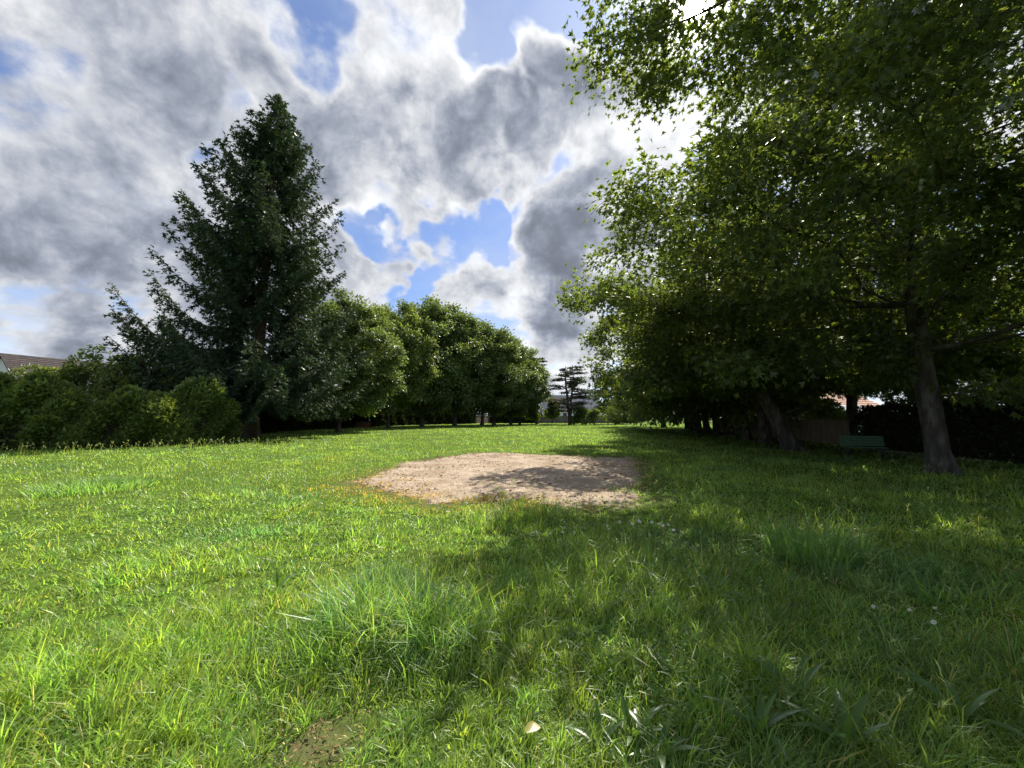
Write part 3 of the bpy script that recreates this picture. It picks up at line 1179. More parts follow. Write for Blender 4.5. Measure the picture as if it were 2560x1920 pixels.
# ------------------------------------------------------------------ the big spruce
def spruce():
    r = np.random.default_rng(77)
    b = G(540, 946)
    H = P(603, 208, b[1])[2]
    root = empty('spruce_tree', (b[0], b[1], gzf(*b) - 0.08), 'tall dark spruce with drooping sprays, by far the tallest tree on the left', 'tree')
    # trunk leans slightly to the right going up
    tipx = P(603, 208, b[1])[0] - b[0]
    n = 26
    z = np.linspace(0, H, n)
    tp = np.stack([tipx * (z / H) ** 0.8 + 0.05 * np.sin(z), 0.05 * np.cos(z * 1.3), z], 1)
    tr = 0.52 * (1 - z / H) ** 0.85 + 0.012 + 0.22 * np.exp(-z / 0.6)
    V, F = tubes([(tp, tr, 14)])
    obj('trunk', mesh_from('trunk', V, F, M['fir_bark'], smooth=True), root)
    prof_h = np.array([2.2, 3.5, 6, 9, 12, 16, 20, 22.5, 24.5, 26.5, 28, H]) * H / 29.2
    prof_r = np.array([4.5, 6.8, 7.6, 7.2, 6.6, 6.1, 5.4, 3.9, 2.8, 1.7, 0.95, 0.12])
    chains, sp, sd, sl = [], [], [], []
    nb = 185
    hs = np.sort(3.9 + (H - 4.1) * r.uniform(0, 1, nb) ** 0.95)
    az = np.cumsum(np.full(nb, 2.399)) + r.normal(0, 0.35, nb)
    pi = math.pi
    special = [(6.3, pi * 0.98, 12.2, 0.18), (6.0, pi * 0.96, 10.2, 0.10), (7.9, pi * 1.02, 11.4, 0.25), (9.6, pi * 1.0, 9.2, 0.30), (12.8, pi * 0.97, 7.0, 0.30), (15.8, pi * 1.02, 6.6, 0.50), (14.9, pi * 1.06, 6.0, 0.38),
               (16.2, 0.05, 5.9, 0.30), (14.0, -0.1, 6.4, 0.12), (10.4, 0.1, 7.2, -0.05), (7.6, 0.05, 8.6, -0.16), (6.2, -0.35, 9.0, -0.22), (5.4, -0.8, 8.6, -0.20), (5.0, 0.3, 8.2, -0.15), (5.6, -1.4, 7.0, -0.28), (6.6, -1.9, 6.5, -0.2)]
    for q in range(9):
        special.append((r.uniform(4.6, 9.0), pi + r.uniform(-0.5, 0.45), r.uniform(7.0, 9.6), r.uniform(-0.10, 0.15)))
    items = [(h, a, None, None) for h, a in zip(hs, az)] + special
    for h, a, LL, RR in items:
        base = np.array([np.interp(h, z, tp[:, 0]), np.interp(h, z, tp[:, 1]), h])
        Lr = np.interp(h, prof_h, prof_r)
        L = LL if LL else Lr * r.choice([r.uniform(0.55, 0.8), r.uniform(0.8, 1.08)], p=[0.45, 0.55])
        frac = h / H
        rise = RR if RR is not None else 0.34 * max(frac - 0.35, 0) / 0.65 + 0.02 - 0.28 * max(0.35 - frac, 0) / 0.35
        if LL is None:
            L = min(L, 1.0 * np.interp(min(h + rise * L, H), prof_h, prof_r) + 0.12)
        m = max(int(L / 0.45), 4)
        s = np.linspace(0, 1, m)
        ca, sa = math.cos(a), math.sin(a)
        zz = L * (rise * s - 0.22 * np.sin(s * math.pi * 0.9) + 0.20 * s ** 3)
        wob = r.normal(0, 0.05 * L / 6, m).cumsum() * 0.5
        pts = np.stack([base[0] + ca * L * s - sa * wob, base[1] + sa * L * s + ca * wob, h + zz], 1)
        r0 = 0.018 + 0.0085 * L
        chains.append((pts, r0 * (1 - 0.85 * s), 5))
        # side shoots
        dist = 0.12
        start = 0.16 if L > 3 else 0.05
        q = start * L
        sidef = 1
        while q < L:
            f = q / L
            p = np.array([np.interp(f, s, pts[:, k]) for k in range(3)])
            f2 = min(f + 0.05, 1)
            tgt = unit(np.array([np.interp(f2, s, pts[:, k]) for k in range(3)]) - p + np.array([ca, sa, 0]) * 1e-3)
            sidef = -sidef
            sv = np.array([-sa, ca, 0]) * sidef
            dv = unit(tgt * 0.75 + sv * r.uniform(0.6, 1.0) + np.array([0, 0, r.uniform(-0.35, 0.05)]))
            l2 = (0.30 + 0.34 * L * (1 - f) * r.uniform(0.5, 1.0)) if f < 0.92 else 0.35
            l2 = min(l2, 1.35)
            k = max(int(l2 / 0.16), 2)
            u = np.linspace(0.08, 1, k)[:, None]
            sp_pts = p + dv * l2 * u + np.array([0, 0, -0.65]) * l2 * u ** 2
            chains.append((np.array([p, sp_pts[k // 2], sp_pts[-1]]), np.array([0.012, 0.008, 0.004]), 3))
            sp.append(sp_pts)
            sd.append(np.repeat(dv[None], k, 0))
            sl.append(np.full(k, 0.42))
            q += r.uniform(0.16, 0.30)
        sp.append(pts[-2:])
        sd.append(np.repeat(unit(pts[-1] - pts[-2])[None], 2, 0))
        sl.append(np.full(2, 0.4))
    # leader
    lt = np.stack([np.interp(np.linspace(H - 2.5, H, 14), z, tp[:, 0]), np.zeros(14), np.linspace(H - 2.5, H, 14)], 1)
    sp.append(lt)
    sd.append(np.repeat(np.array([[0.05, 0, 1.0]]), 14, 0))
    sl.append(np.full(14, 0.5))
    V, F = tubes(chains)
    o = obj('branches', mesh_from('branches', V, F, M['fir_bark']), root)
    o['kind'] = 'stuff'
    sp, sd, sl = np.concatenate(sp), np.concatenate(sd), np.concatenate(sl)
    rep = 6
    sp, sd, sl = np.repeat(sp, rep, 0), np.repeat(sd, rep, 0), np.repeat(sl, rep)
    n = len(sp)
    sp = sp + r.normal(0, 0.085, (n, 3)) * np.array([1, 1, 1.5]) + np.array([0, 0, -0.06])
    lo = sp[:, 2] > 1.5 + 0.5 * np.sin(sp[:, 0] * 2.1) * np.sin(sp[:, 1] * 1.7)
    sp, sd, sl = sp[lo], sd[lo], sl[lo]
    n = len(sp)
    dv = sd + r.normal(0, 0.45, (n, 3)) + np.array([0, 0, -0.45])
    nm = np.array([0, 0, 1.0]) + r.normal(0, 0.6, (n, 3))
    l = sl * r.uniform(0.7, 1.35, n)
    V, F, tt = leaves(sp, dv, nm, l * 0.95, l * 0.60, (FIR_V, FIR_F), tints(n, 0.28, 0.3, r))
    o = obj('crown', mesh_from('crown', V, F, M['fir'], tint=tt), root)
    o['kind'] = 'stuff'
    return n


N_SPRUCE = spruce()


# ------------------------------------------------------------------ hedges and shrubs
def hedge(name, line, h, thick, label, mat, n, size, seed, cat='hedge', lump=0.35, top_var=0.3, core=True):
    r = np.random.default_rng(seed)
    line = np.array(line, float)
    c = line.mean(0)
    root = empty(name, (c[0], c[1], 0), label, cat)
    seg = np.linalg.norm(np.diff(line, axis=0), axis=1)
    cum = np.concatenate([[0], seg.cumsum()])
    T_ = cum[-1]

    def at(t):
        x = np.interp(t, cum, line[:, 0])
        y = np.interp(t, cum, line[:, 1])
        tg = unit(np.gradient(line, axis=0))
        tv = unit(np.stack([np.interp(t, cum, tg[:, 0]), np.interp(t, cum, tg[:, 1])], 1))
        return np.stack([x, y], 1), np.stack([tv[:, 1], -tv[:, 0]], 1)

    hh = lambda t: h * (1 + 0.0 * t) + top_var * (np.sin(t * 0.9 + seed) + 0.6 * np.sin(t * 2.3 + 2 * seed))
    t = r.uniform(0, T_, n)
    where = r.uniform(0, 1, n)
    face = where < 0.80
    # cross-section: front face, rounded top, back face
    v = r.uniform(0.0, 1, n)
    ang = np.where(face, v, 0)
    Ht = hh(t)
    zz = np.where(face, v * Ht, Ht)
    off = np.where(face, np.where(r.uniform(0, 1, n) < 0.62, 1.0, -1.0), r.uniform(-1, 1, n))
    bulge = lump * (np.sin(t * 1.7 + zz * 1.1 + seed) + 0.7 * np.sin(t * 3.9 - zz * 2.3)) * 0.5
    rd = np.sqrt(np.clip(1 - np.clip((zz / Ht - 0.72) / 0.30, 0, 1) ** 2, 0.05, 1))
    endr = np.sqrt(np.clip(1 - np.abs(2 * t / T_ - 1) ** 14, 0.02, 1))
    half = (thick / 2 * rd + bulge) * endr
    p2, nn = at(t)
    depth = r.exponential(0.10, n)
    xy = p2 + nn * (off * (half - depth))[:, None]
    zz = np.where(face, zz, Ht - depth + bulge * 0.6) * (0.55 + 0.45 * endr)
    pos = np.stack([xy[:, 0], xy[:, 1], np.maximum(zz, 0.05)], 1) + r.normal(0, 0.06, (n, 3))
    out = np.stack([nn[:, 0] * off, nn[:, 1] * off, np.where(face, 0.25, 1.0)], 1)
    dv = unit(out) * 0.7 + r.normal(0, 0.5, (n, 3)) + np.array([0, 0, 0.35])
    nm = unit(out) + np.array([0, 0, 0.6]) + r.normal(0, 0.5, (n, 3))
    l = size * r.uniform(0.6, 1.3, n)
    V, F, tt = leaves(pos, dv, nm, l * 1.15, l * 0.5, (RHO_V, RHO_F), tints(n, 0.25, 0.35, r))
    V = V - np.array([c[0], c[1], 0])
    o = obj('foliage', mesh_from('foliage', V, F, mat, tint=tt), root)
    o['kind'] = 'stuff'
    if core:  # solid dark shell standing in for the shaded twigs inside the hedge
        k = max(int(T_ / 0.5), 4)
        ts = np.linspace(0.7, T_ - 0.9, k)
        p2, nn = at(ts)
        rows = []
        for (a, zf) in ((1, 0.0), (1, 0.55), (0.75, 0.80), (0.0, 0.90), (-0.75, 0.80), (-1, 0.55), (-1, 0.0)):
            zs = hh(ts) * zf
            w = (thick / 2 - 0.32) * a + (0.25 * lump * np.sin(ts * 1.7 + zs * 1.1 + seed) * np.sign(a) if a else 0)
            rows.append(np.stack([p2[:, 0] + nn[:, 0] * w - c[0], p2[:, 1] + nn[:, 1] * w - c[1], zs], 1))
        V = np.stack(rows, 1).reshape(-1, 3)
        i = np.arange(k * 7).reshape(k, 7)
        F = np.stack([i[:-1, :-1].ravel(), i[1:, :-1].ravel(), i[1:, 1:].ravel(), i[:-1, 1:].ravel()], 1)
        obj('shade_core', mesh_from('shade_core', V, F, M['inner'], smooth=True), root)
    return root


def bush(name, c, rad, n, size, mat, label, seed, cat='shrub', tmpl=(RHO_V, RHO_F), yellow=0.3, W=0.6, group=None, stems=9, flowers=0):
    r = np.random.default_rng(seed)
    z0 = gzf(c[0], c[1])
    root = empty(name, (c[0], c[1], z0), label, cat, group)
    rad = np.array(rad, float)
    # lumps
    kc = unit(r.normal(0, 1, (16, 3))) * rad * 0.62 * r.uniform(0.7, 1.1, (16, 1))
    kc[:, 2] = np.abs(kc[:, 2]) * 1.0 + rad[2] * 0.28
    kr = rad.min() * r.uniform(0.28, 0.5, 16)
    pick = r.integers(0, 16, n)
    u = unit(r.normal(0, 1, (n, 3)))
    pos = kc[pick] + u * (kr[pick] * r.uniform(0.5, 1.05, n) ** 0.6)[:, None]
    low = pos[:, 2] < 0.1
    pos[low, 2] = r.uniform(0.1, rad[2] * 0.5, low.sum())
    dv = u + r.normal(0, 0.5, (n, 3)) + np.array([0, 0, 0.1])
    nm = np.array([0, 0, 1.0]) + r.normal(0, 0.6, (n, 3))
    l = size * r.uniform(0.6, 1.3, n)
    V, F, tt = leaves(pos, dv, nm, l, l * W, tmpl, tints(n, 0.25, yellow, r))
    o = obj('foliage', mesh_from('foliage', V, F, mat, tint=tt), root)
    o['kind'] = 'stuff'
    ch = []
    for i in range(stems):
        e = kc[i % 16]
        m = np.array([e[0] * 0.35, e[1] * 0.35, e[2] * 0.5])
        ch.append((np.array([[0, 0, -0.05], m, e]), np.array([0.04, 0.025, 0.01]), 5))
    V, F = tubes(ch)
    o = obj('stems', mesh_from('stems', V, F, M['bark']), root)
    o['kind'] = 'stuff'
    if flowers:
        u = unit(r.normal(0, 1, (flowers, 3)))
        u[:, 1] = -np.abs(u[:, 1])
        pk = r.integers(0, 16, flowers)
        pos = kc[pk] + u * kr[pk][:, None] * 1.02
        pos[:, 2] = np.maximum(pos[:, 2], 0.25)
        l = np.full(flowers, 0.10) * r.uniform(0.6, 1.3, flowers)
        V, F, tt = leaves(pos, u + r.normal(0, 0.5, (flowers, 3)), u, l, l, (RHO_V, RHO_F), np.ones((flowers, 3)))
        o = obj('blossom', mesh_from('blossom', V, F, M['petal'], tint=tt), root)
        o['kind'] = 'stuff'
    return root


hl = [G(-260, 985), G(0, 976), G(200, 970), G(330, 965), G(420, 960), G(470, 955)]
hl = [(x - 0.55, y + 0.9) for x, y in hl]
hedge('leylandii_hedge', hl, 2.95, 2.2, 'broad dark green conifer hedge in front of the house with the brown roof', M['hedge'], 52000, 0.26, 5, lump=0.8, top_var=0.45)
# lighter shrubs showing over that hedge
for i, (xd, yt, Y, w, lb) in enumerate([
    (-40, 826, 25, 2.0, 'yellow-green shrub at the left edge, below the white gable'),
    (135, 772, 27, 3.1, 'dark-leaved rounded shrub above the hedge, under the tiled roof'),
    (265, 772, 28, 2.7, 'light green shrub above the hedge, nearest the spruce branches'),
    (360, 815, 29, 2.6, 'shrub half hidden under the long low spruce branches'),
]):
    top = P(xd, yt, Y)
    bush('garden_shrub', (top[0], Y), (w, 2.0, top[2] * 1.12), 6500, 0.26, M['shrub'], lb, 200 + i, group='shrubs rising behind the conifer hedge', yellow=0.6)
# small ash sapling poking above them
sp_ = P(205, 745, 28)
root = empty('ash_sapling', (sp_[0], 28, 0), 'thin feathery sapling sticking up above the shrubs', 'tree')
rs = np.random.default_rng(5)
V, F = tubes([(stem_path(np.zeros(3), np.array([0.1, 0, sp_[2] - 0.1]), 7, 0.05, rs), np.linspace(0.05, 0.01, 7), 5)])
obj('trunk', mesh_from('trunk', V, F, M['bark']), root)
n = 420
hgt = rs.uniform(sp_[2] - 2.6, sp_[2], n)
a = rs.uniform(0, 6.28, n)
rr = rs.uniform(0.1, 1, n) * np.where(np.sin(hgt * 9) > 0, 0.8, 0.35)
V, F, tt = leaves(np.stack([0.1 + rr * np.cos(a), rr * np.sin(a), hgt], 1), np.stack([np.cos(a), np.sin(a), 0 * a - 0.3], 1) + rs.normal(0, 0.3, (n, 3)), np.array([0, 0, 1.0]) + rs.normal(0, .5, (n, 3)),
                  np.full(n, 0.32), np.full(n, 0.12), (RHO_V, RHO_F), tints(n))
obj('crown', mesh_from('crown', V, F, M['shrub'], tint=tt), root)['kind'] = 'stuff'

# dark hedge behind the left row
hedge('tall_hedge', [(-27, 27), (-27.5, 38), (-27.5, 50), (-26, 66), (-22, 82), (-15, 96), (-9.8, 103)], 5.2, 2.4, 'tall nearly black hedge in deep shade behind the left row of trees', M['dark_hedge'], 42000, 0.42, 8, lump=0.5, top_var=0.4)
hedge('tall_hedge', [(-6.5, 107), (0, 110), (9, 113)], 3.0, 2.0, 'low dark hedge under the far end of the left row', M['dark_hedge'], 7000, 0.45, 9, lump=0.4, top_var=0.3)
# flowering bramble in front of the hedge, left of the spruce trunk
fb = G(432, 952)
bush('bramble_bush', (fb[0], fb[1] - 0.5), (1.5, 1.0, 1.5), 3600, 0.17, M['hedge'], 'dark bramble dotted with white blossom beside the spruce trunk', 41, flowers=110)
sb = G(600, 938)
# bushes under the spruce on the right of its trunk
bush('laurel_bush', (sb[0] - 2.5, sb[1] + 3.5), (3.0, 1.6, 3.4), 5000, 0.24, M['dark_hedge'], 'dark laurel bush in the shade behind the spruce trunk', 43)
# hedge at the right
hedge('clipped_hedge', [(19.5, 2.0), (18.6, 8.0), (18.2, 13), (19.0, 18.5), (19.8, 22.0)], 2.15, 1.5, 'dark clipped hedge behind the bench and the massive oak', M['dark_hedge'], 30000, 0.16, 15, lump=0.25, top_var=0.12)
for i, (x, y, w, h, lb) in enumerate([(22.0, 16.4, 3.0, 5.4, 'dark shrub rising over the clipped hedge beside the massive oak'), (22.8, 20.8, 3.0, 5.0, 'dark shrub over the hedge between bench and massive oak'),
                                      (22.5, 27.5, 2.0, 2.6, 'green shrub behind the wooden fence below the peach house')]):
    bush('garden_shrub', (x, y), (w, 1.5, h), 4200, 0.22, M['hedge'], lb, 60 + i, group='shrubs behind the right-hand hedge and fence')


# ------------------------------------------------------------------ fences
def fence(name, pts, h, label, mat, board_w, panel_len, seed, cap=False, post_w=0.12):
    r = random.Random(seed)
    root = empty(name, (pts[0][0], pts[0][1], 0), label, 'fence')
    ox, oy = pts[0]
    for (x0, y0), (x1, y1) in zip(pts[:-1], pts[1:]):
        L = math.hypot(x1 - x0, y1 - y0)
        a = math.atan2(y1 - y0, x1 - x0)
        k = max(1, round(L / panel_len))
        pl = L / k
        for i in range(k):
            s = i * pl
            mb = MB()
            mb.box((x0 + math.cos(a) * s - ox, y0 + math.sin(a) * s - oy, (h + 0.06) / 2), (post_w, post_w, h + 0.06), a)
            mb.build('post', mat, root)
            mb = MB()
            nb = max(1, int((pl - post_w) / board_w))
            bw = (pl - post_w) / nb
            for j in range(nb):
                t = s + post_w / 2 + (j + 0.5) * bw
                dz = r.uniform(-0.03, 0.02)
                mb.box((x0 + math.cos(a) * t - ox, y0 + math.sin(a) * t - oy, 0.04 + (h + dz) / 2), (bw * 0.94, 0.028, h + dz - 0.04), a)
            for zf in (0.25, 0.78):
                t = s + pl / 2
                mb.box((x0 + math.cos(a) * t - math.sin(a) * 0.03 - ox, y0 + math.sin(a) * t + math.cos(a) * 0.03 - oy, h * zf), (pl - post_w - 0.01, 0.03, 0.09), a)
            mb.build('panel', mat, root)
    return root


fence('wooden_fence', [(19.6, 22.6), (21.0, 31.0), (23.5, 40.0), (27, 52)], 1.45, 'dark board fence running back from the bench beneath the oaks', M['wood'], 0.13, 1.9, 3)
fence('garden_fence', [(-6, 112), (8, 111), (20, 109.5), (36, 107)], 2.1, 'long grey-brown panel fence closing the far end of the field', M['concrete'], 0.40, 2.5, 4, post_w=0.2)


# ------------------------------------------------------------------ houses
def house(name, loc, rz, w, d, hw, hr, wall, roof, label, windows=(), chimney=None, tiles=0, over=0.35, door=None):
    """Gabled house, ridge along local x."""
    root = empty(name, (loc[0], loc[1], 0), label, 'house', None, rz)
    mb = MB()
    X, Y = w / 2, d / 2
    mb.poly([(-X, -Y, 0), (X, -Y, 0), (X, -Y, hw), (-X, -Y, hw)])
    mb.poly([(X, Y, 0), (-X, Y, 0), (-X, Y, hw), (X, Y, hw)])
    mb.poly([(X, -Y, 0), (X, Y, 0), (X, Y, hw), (X, 0, hr), (X, -Y, hw)])
    mb.poly([(-X, Y, 0), (-X, -Y, 0), (-X, -Y, hw), (-X, 0, hr), (-X, Y, hw)])
    mb.build('wall', wall, root)
    mb = MB()
    sl = (hr - hw) / Y
    k = max(tiles, 1)
    for sy in (-1, 1):
        for i in range(k):
            ya, yb = (Y + over) * (1 - i / k), (Y + over) * (1 - (i + 1) / k)
            za = hr - sl * ya + (0.10 if k > 1 else 0.05)
            zb = hr - sl * yb + 0.05
            xo = X + over
            p = [(-xo, sy * ya, za), (xo, sy * ya, za), (xo, sy * yb, zb), (-xo, sy * yb, zb)]
            q = [(x, y, zz - 0.13) for x, y, zz in p]
            n = len(mb.v)
            mb.v.extend(p + q)
            for f in ((0, 1, 2, 3), (7, 6, 5, 4), (0, 4, 5, 1), (1, 5, 6, 2), (2, 6, 7, 3), (3, 7, 4, 0)):
                mb.f.append(tuple(n + t for t in (f if sy < 0 else f[::-1])))
    ro = mb.build('roof', roof, root)
    if chimney:
        cx, cy = chimney
        mb = MB()
        zt = hr + 0.9
        mb.box((cx, cy, (hw + zt) / 2), (0.7, 0.55, zt - hw))
        mb.box((cx, cy, zt + 0.06), (0.82, 0.67, 0.12))
        mb.box((cx, cy, zt + 0.27), (0.25, 0.25, 0.3))
        mb.build('chimney', M['brick'], ro)
    for (face, u, z, ww, wh) in windows:
        if face == 'f':
            c, a = (u, -Y - 0.02, z), 0
        elif face == 'l':
            c, a = (-X - 0.02, u, z), math.pi / 2
        else:
            c, a = (X + 0.02, u, z), math.pi / 2
        mb = MB()
        ca, sa = math.cos(a), math.sin(a)
        for dx, dz, bw, bh in ((-ww / 2, 0, 0.09, wh), (ww / 2, 0, 0.09, wh), (0, -wh / 2, ww + 0.1, 0.09), (0, wh / 2, ww + 0.1, 0.09), (0, 0, 0.06, wh)):
            mb.box((c[0] + dx * ca, c[1] + dx * sa, c[2] + dz), (bw, 0.08, bh), a)
        f = mb.build('window', M['white_frame'], root)
        mb = MB()
        mb.box((c[0], c[1], c[2]), (ww, 0.025, wh), a)
        mb.build('pane', M['glass'], f)
    if door is not None:
        MB().box((door, -Y - 0.02, 1.05), (1.0, 0.07, 2.1)).build('door', M['wood'], root)
    return root


# left: white gable with a brown tiled roof; ridge runs away to the right
hz_ = P(8, 764, 42)
ha = math.radians(70)
house('white_house', (hz_[0] + 6.2 * math.cos(ha), 42 + 6.2 * math.sin(ha)), ha, 12.4, 9, hz_[2] - 3.6, hz_[2], M['render_white'], M['roof_brown'],
      'white-gabled house with a brown tiled roof at the far left', [('l', 0.0, 3.0, 1.2, 1.3), ('f', -3, 2.4, 1.2, 1.3), ('f', 2, 2.4, 1.2, 1.3)], None, tiles=16)
h2 = P(228, 795, 60)
house('brick_house', (h2[0], 62), 0.1, 9, 8, 4.6, 7.2, M['render_peach'], M['roof_red'], 'house with a red roof barely visible over the hedge behind the sapling', [], (0.0, 0), tiles=10)
# far end: pale houses behind the cedar
house('grey_roofed_house', (20.5, 136), math.radians(-6), 19, 10, 4.6, 9.6, M['render_white'], M['slate'], 'white house with a slate roof behind the fence, right of the spreading cedar',
      [('f', -6, 2.6, 1.3, 1.4), ('f', -2, 2.6, 1.3, 1.4), ('f', 3, 2.6, 1.6, 1.4), ('f', 7, 2.6, 1.3, 1.4)], (5.5, 0), tiles=12, door=0.6)
house('pale_house', (4, 142), math.radians(5), 13, 9, 3.6, 7.4, M['render_white'], M['slate'], 'low white house behind the fence, left of the spreading cedar',
      [('f', -3, 2.3, 1.2, 1.3), ('f', 2.5, 2.3, 1.2, 1.3)], (-3.0, 0), tiles=10)
# right: peach house and a pale metal-roofed shed seen under the oaks
house('peach_house', (38.0, 47.5), math.radians(22), 9, 8.0, 2.9, 5.2, M['render_peach'], M['roof_red'], 'peach-rendered gabled house with a red roof behind the fence and oaks',
      [('f', 1.6, 1.9, 1.1, 1.1), ('l', 0, 2.0, 1.0, 1.1)], None, tiles=10)
house('garden_shed', (31.5, 36.8), math.radians(20), 4.5, 3.2, 2.0, 2.75, M['render_white'], M['zinc'], 'low shed with a pale ribbed metal roof in front of the peach house', [], None, tiles=6, over=0.2)
house('tall_house', (44, 21), math.radians(80), 12, 9, 4.2, 7.4, M['render_peach'], M['roof_red'], 'house glimpsed through the leaves above the hedge at the far right', [('l', 0, 2.2, 1.2, 1.2)], None, tiles=10)

# bright wall with railings in the gap of the left row
w0 = P(1018, 905, 116)
w1 = P(1052, 905, 116)
root = empty('railing_wall', (w0[0], 116, 0), 'pale pink garden wall with upright railings, seen through the gap in the trees', 'wall')
MB().box(((w1[0] - w0[0]) / 2, 0, 1.0), (w1[0] - w0[0] + 4.0, 0.25, 2.0)).build('wall', M['render_peach'], root)
for i in range(9):
    MB().box((i * (w1[0] - w0[0]) / 8, -0.25, 1.15), (0.07, 0.07, 2.3)).build('railing_bar', M['iron'], root)
MB().box(((w1[0] - w0[0]) / 2, -0.25, 2.05), (w1[0] - w0[0] + 0.4, 0.05, 0.08)).build('rail', M['iron'], root)
bw_ = P(785, 905, 62)
root = empty('brick_wall', (bw_[0], 62, 0), 'stub of red brick wall glowing in the shade behind the left row', 'wall')
r_ = random.Random(4)
for row in range(10):
    mb = MB()
    for k in range(10):
        mb.box((k * 0.24 + (0.12 if row % 2 else 0) - 1.2, r_.uniform(-0.008, 0.008), 0.05 + row * 0.085), (0.225, 0.11, 0.072))
    mb.build('brick_course', M['brick'], root)
MB().box((0, 0, 0.95), (2.6, 0.2, 0.07)).build('coping', M['concrete'], root)


# ------------------------------------------------------------------ cedars at the far end
def cedar(base, top_y, halfw, label, seed, tiers, forks, dens=1.0, narrow=False):
    r = np.random.default_rng(seed)
    b = G(*base)
    H = P(base[0], top_y, b[1])[2]
    W = halfw * K / FPX * b[1]
    root = empty('cedar_tree', (b[0], b[1], -0.05), label, 'tree', 'cedars at the far end of the field')
    chains = []
    stems = []
    for fk in range(forks):
        dx = (fk - (forks - 1) / 2) * W * 0.33
        n = 10
        t = np.linspace(0, 1, n)
        p = np.stack([dx * np.clip((t - 0.12) * 1.6, 0, 1) + r.normal(0, .06, n), r.normal(0, .08, n), H * (0.98 if fk == 0 else 0.92) * t], 1)
        stems.append(p)
        chains.append((p, (0.42 if fk == 0 else 0.3) * (1 - t) ** 0.8 + 0.05, 8))
    V, F = tubes(chains)
    obj('trunk', mesh_from('trunk', V, F, M['fir_bark'], smooth=True), root)
    ch, pos, size = [], [], []
    for i in range(tiers):
        f = 0.22 + 0.78 * (i + r.uniform(0, 0.6)) / tiers
        s = stems[r.integers(0, forks)]
        z = f * H * 0.97
        c = np.array([np.interp(z, s[:, 2], s[:, 0]), 0, z])
        prof = (0.40 if f > 0.92 else (1.0 - 0.5 * max(f - 0.45, 0))) if not narrow else (1.0 - 0.35 * abs(f - .6))
        L = W * prof * r.uniform(0.55, 1.0)
        a = r.choice([0, math.pi]) + r.normal(0, 0.8)
        e = c + np.array([math.cos(a) * L, math.sin(a) * L, 0.12 * L * r.uniform(-0.6, 1.5)])
        m = (c + e) / 2 + np.array([0, 0, -0.05 * L])
        ch.append((np.array([c, m, e]), np.array([0.13, 0.09, 0.03]), 5))
        k = int(230 * dens * (0.4 + L / W))
        u = r.uniform(0.35, 1.05, k)[:, None]
        q = c + (e - c) * u + r.normal(0, 1, (k, 3)) * np.array([0.45, 0.6, 0.12]) * (0.5 + 0.13 * L)
        q[:, 2] += 0.12 - 0.3 * (u[:, 0] - 0.5) ** 2
        pos.append(q)
    V, F = tubes(ch)
    obj('branches', mesh_from('branches', V, F, M['fir_bark']), root)['kind'] = 'stuff'
    pos = np.concatenate(pos)
    n = len(pos)
    dv = r.normal(0, 1, (n, 3)) * np.array([1, 1, 0.35])
    l = 0.62 * r.uniform(0.5, 1.2, n)
    V, F, tt = leaves(pos, dv, np.array([0, 0, 1.0]) + r.normal(0, .4, (n, 3)), l, l * 0.5, (SPR_V, SPR_F), tints(n, .2, .2, r))
    obj('crown', mesh_from('crown', V, F, M['cedar'], tint=tt), root)['kind'] = 'stuff'


cedar((1231, 917.5), 787, 52, 'dark spreading cedar with two stems standing alone in front of the far fence', 1, 44, 2, 0.9)
cedar((1160, 916.5), 770, 22, 'narrow ragged cedar rising just right of the left row', 2, 26, 1, 0.8, True)
cedar((1330, 916.5), 800, 50, 'cedar with drooping tiers half hidden behind the right row of oaks', 3, 34, 1, 1.2)
far = [((1195, 917), 850, 22, 'dark bush left of the spreading cedar'), ((1262, 918), 880, 26, 'low bush right of the spreading cedar trunk'),
       ((1318, 917), 862, 24, 'dark bush below the drooping cedar at the far fence'), ((1150, 917), 862, 18, 'bush under the end of the left row'), ((1345, 918), 872, 22, 'bush where the far fence meets the oaks')]
for i, (bp, ty, hw, lb) in enumerate(far):
    q = G(*bp)
    w = hw * K / FPX * q[1]
    bush('far_bush', (q[0], q[1] + 2), (w, 2.2, P(bp[0], ty, q[1])[2]), 2600, 0.5, M['hedge'], lb, 300 + i, group='bushes along the far fence')
q = G(1282, 919)
bush('pale_shrub', (q[0], q[1] - 1), (2.0, 1.2, 3.2), 2200, 0.35, M['shrub'], 'pale silvery shrub sprawling against the far fence', 310, yellow=0.1, flowers=260)


# ------------------------------------------------------------------ bench
def bench():
    a = G(1845, 980)
    root = empty('park_bench', (a[0] + 0.55, a[1] + 0.1, gzf(*a) + 0.02), 'green slatted park bench under the oaks in front of the dark hedge', 'bench', None, math.radians(-28))
    for i in range(4):
        MB().box((0, -0.20 + i * 0.115, 0.46), (1.55, 0.095, 0.035)).build('seat_slat', M['bench'], root, 0.006)
    for i in range(4):
        MB().box((0, 0.245 + i * 0.028, 0.56 + i * 0.115), (1.55, 0.03, 0.095), 0, -0.24).build('back_slat', M['bench'], root, 0.006)
    for x in (-0.62, 0.62):
        mb = MB()
        mb.box((x, -0.17, 0.21), (0.05, 0.06, 0.46))
        mb.box((x, 0.20, 0.21), (0.05, 0.06, 0.46))
        mb.box((x, 0.0, 0.42), (0.05, 0.46, 0.045))
        mb.build('leg', M['iron'], root)
        MB().box((x, 0.295, 0.70), (0.05, 0.035, 0.52), 0, -0.24).build('back_support', M['iron'], root)


bench()


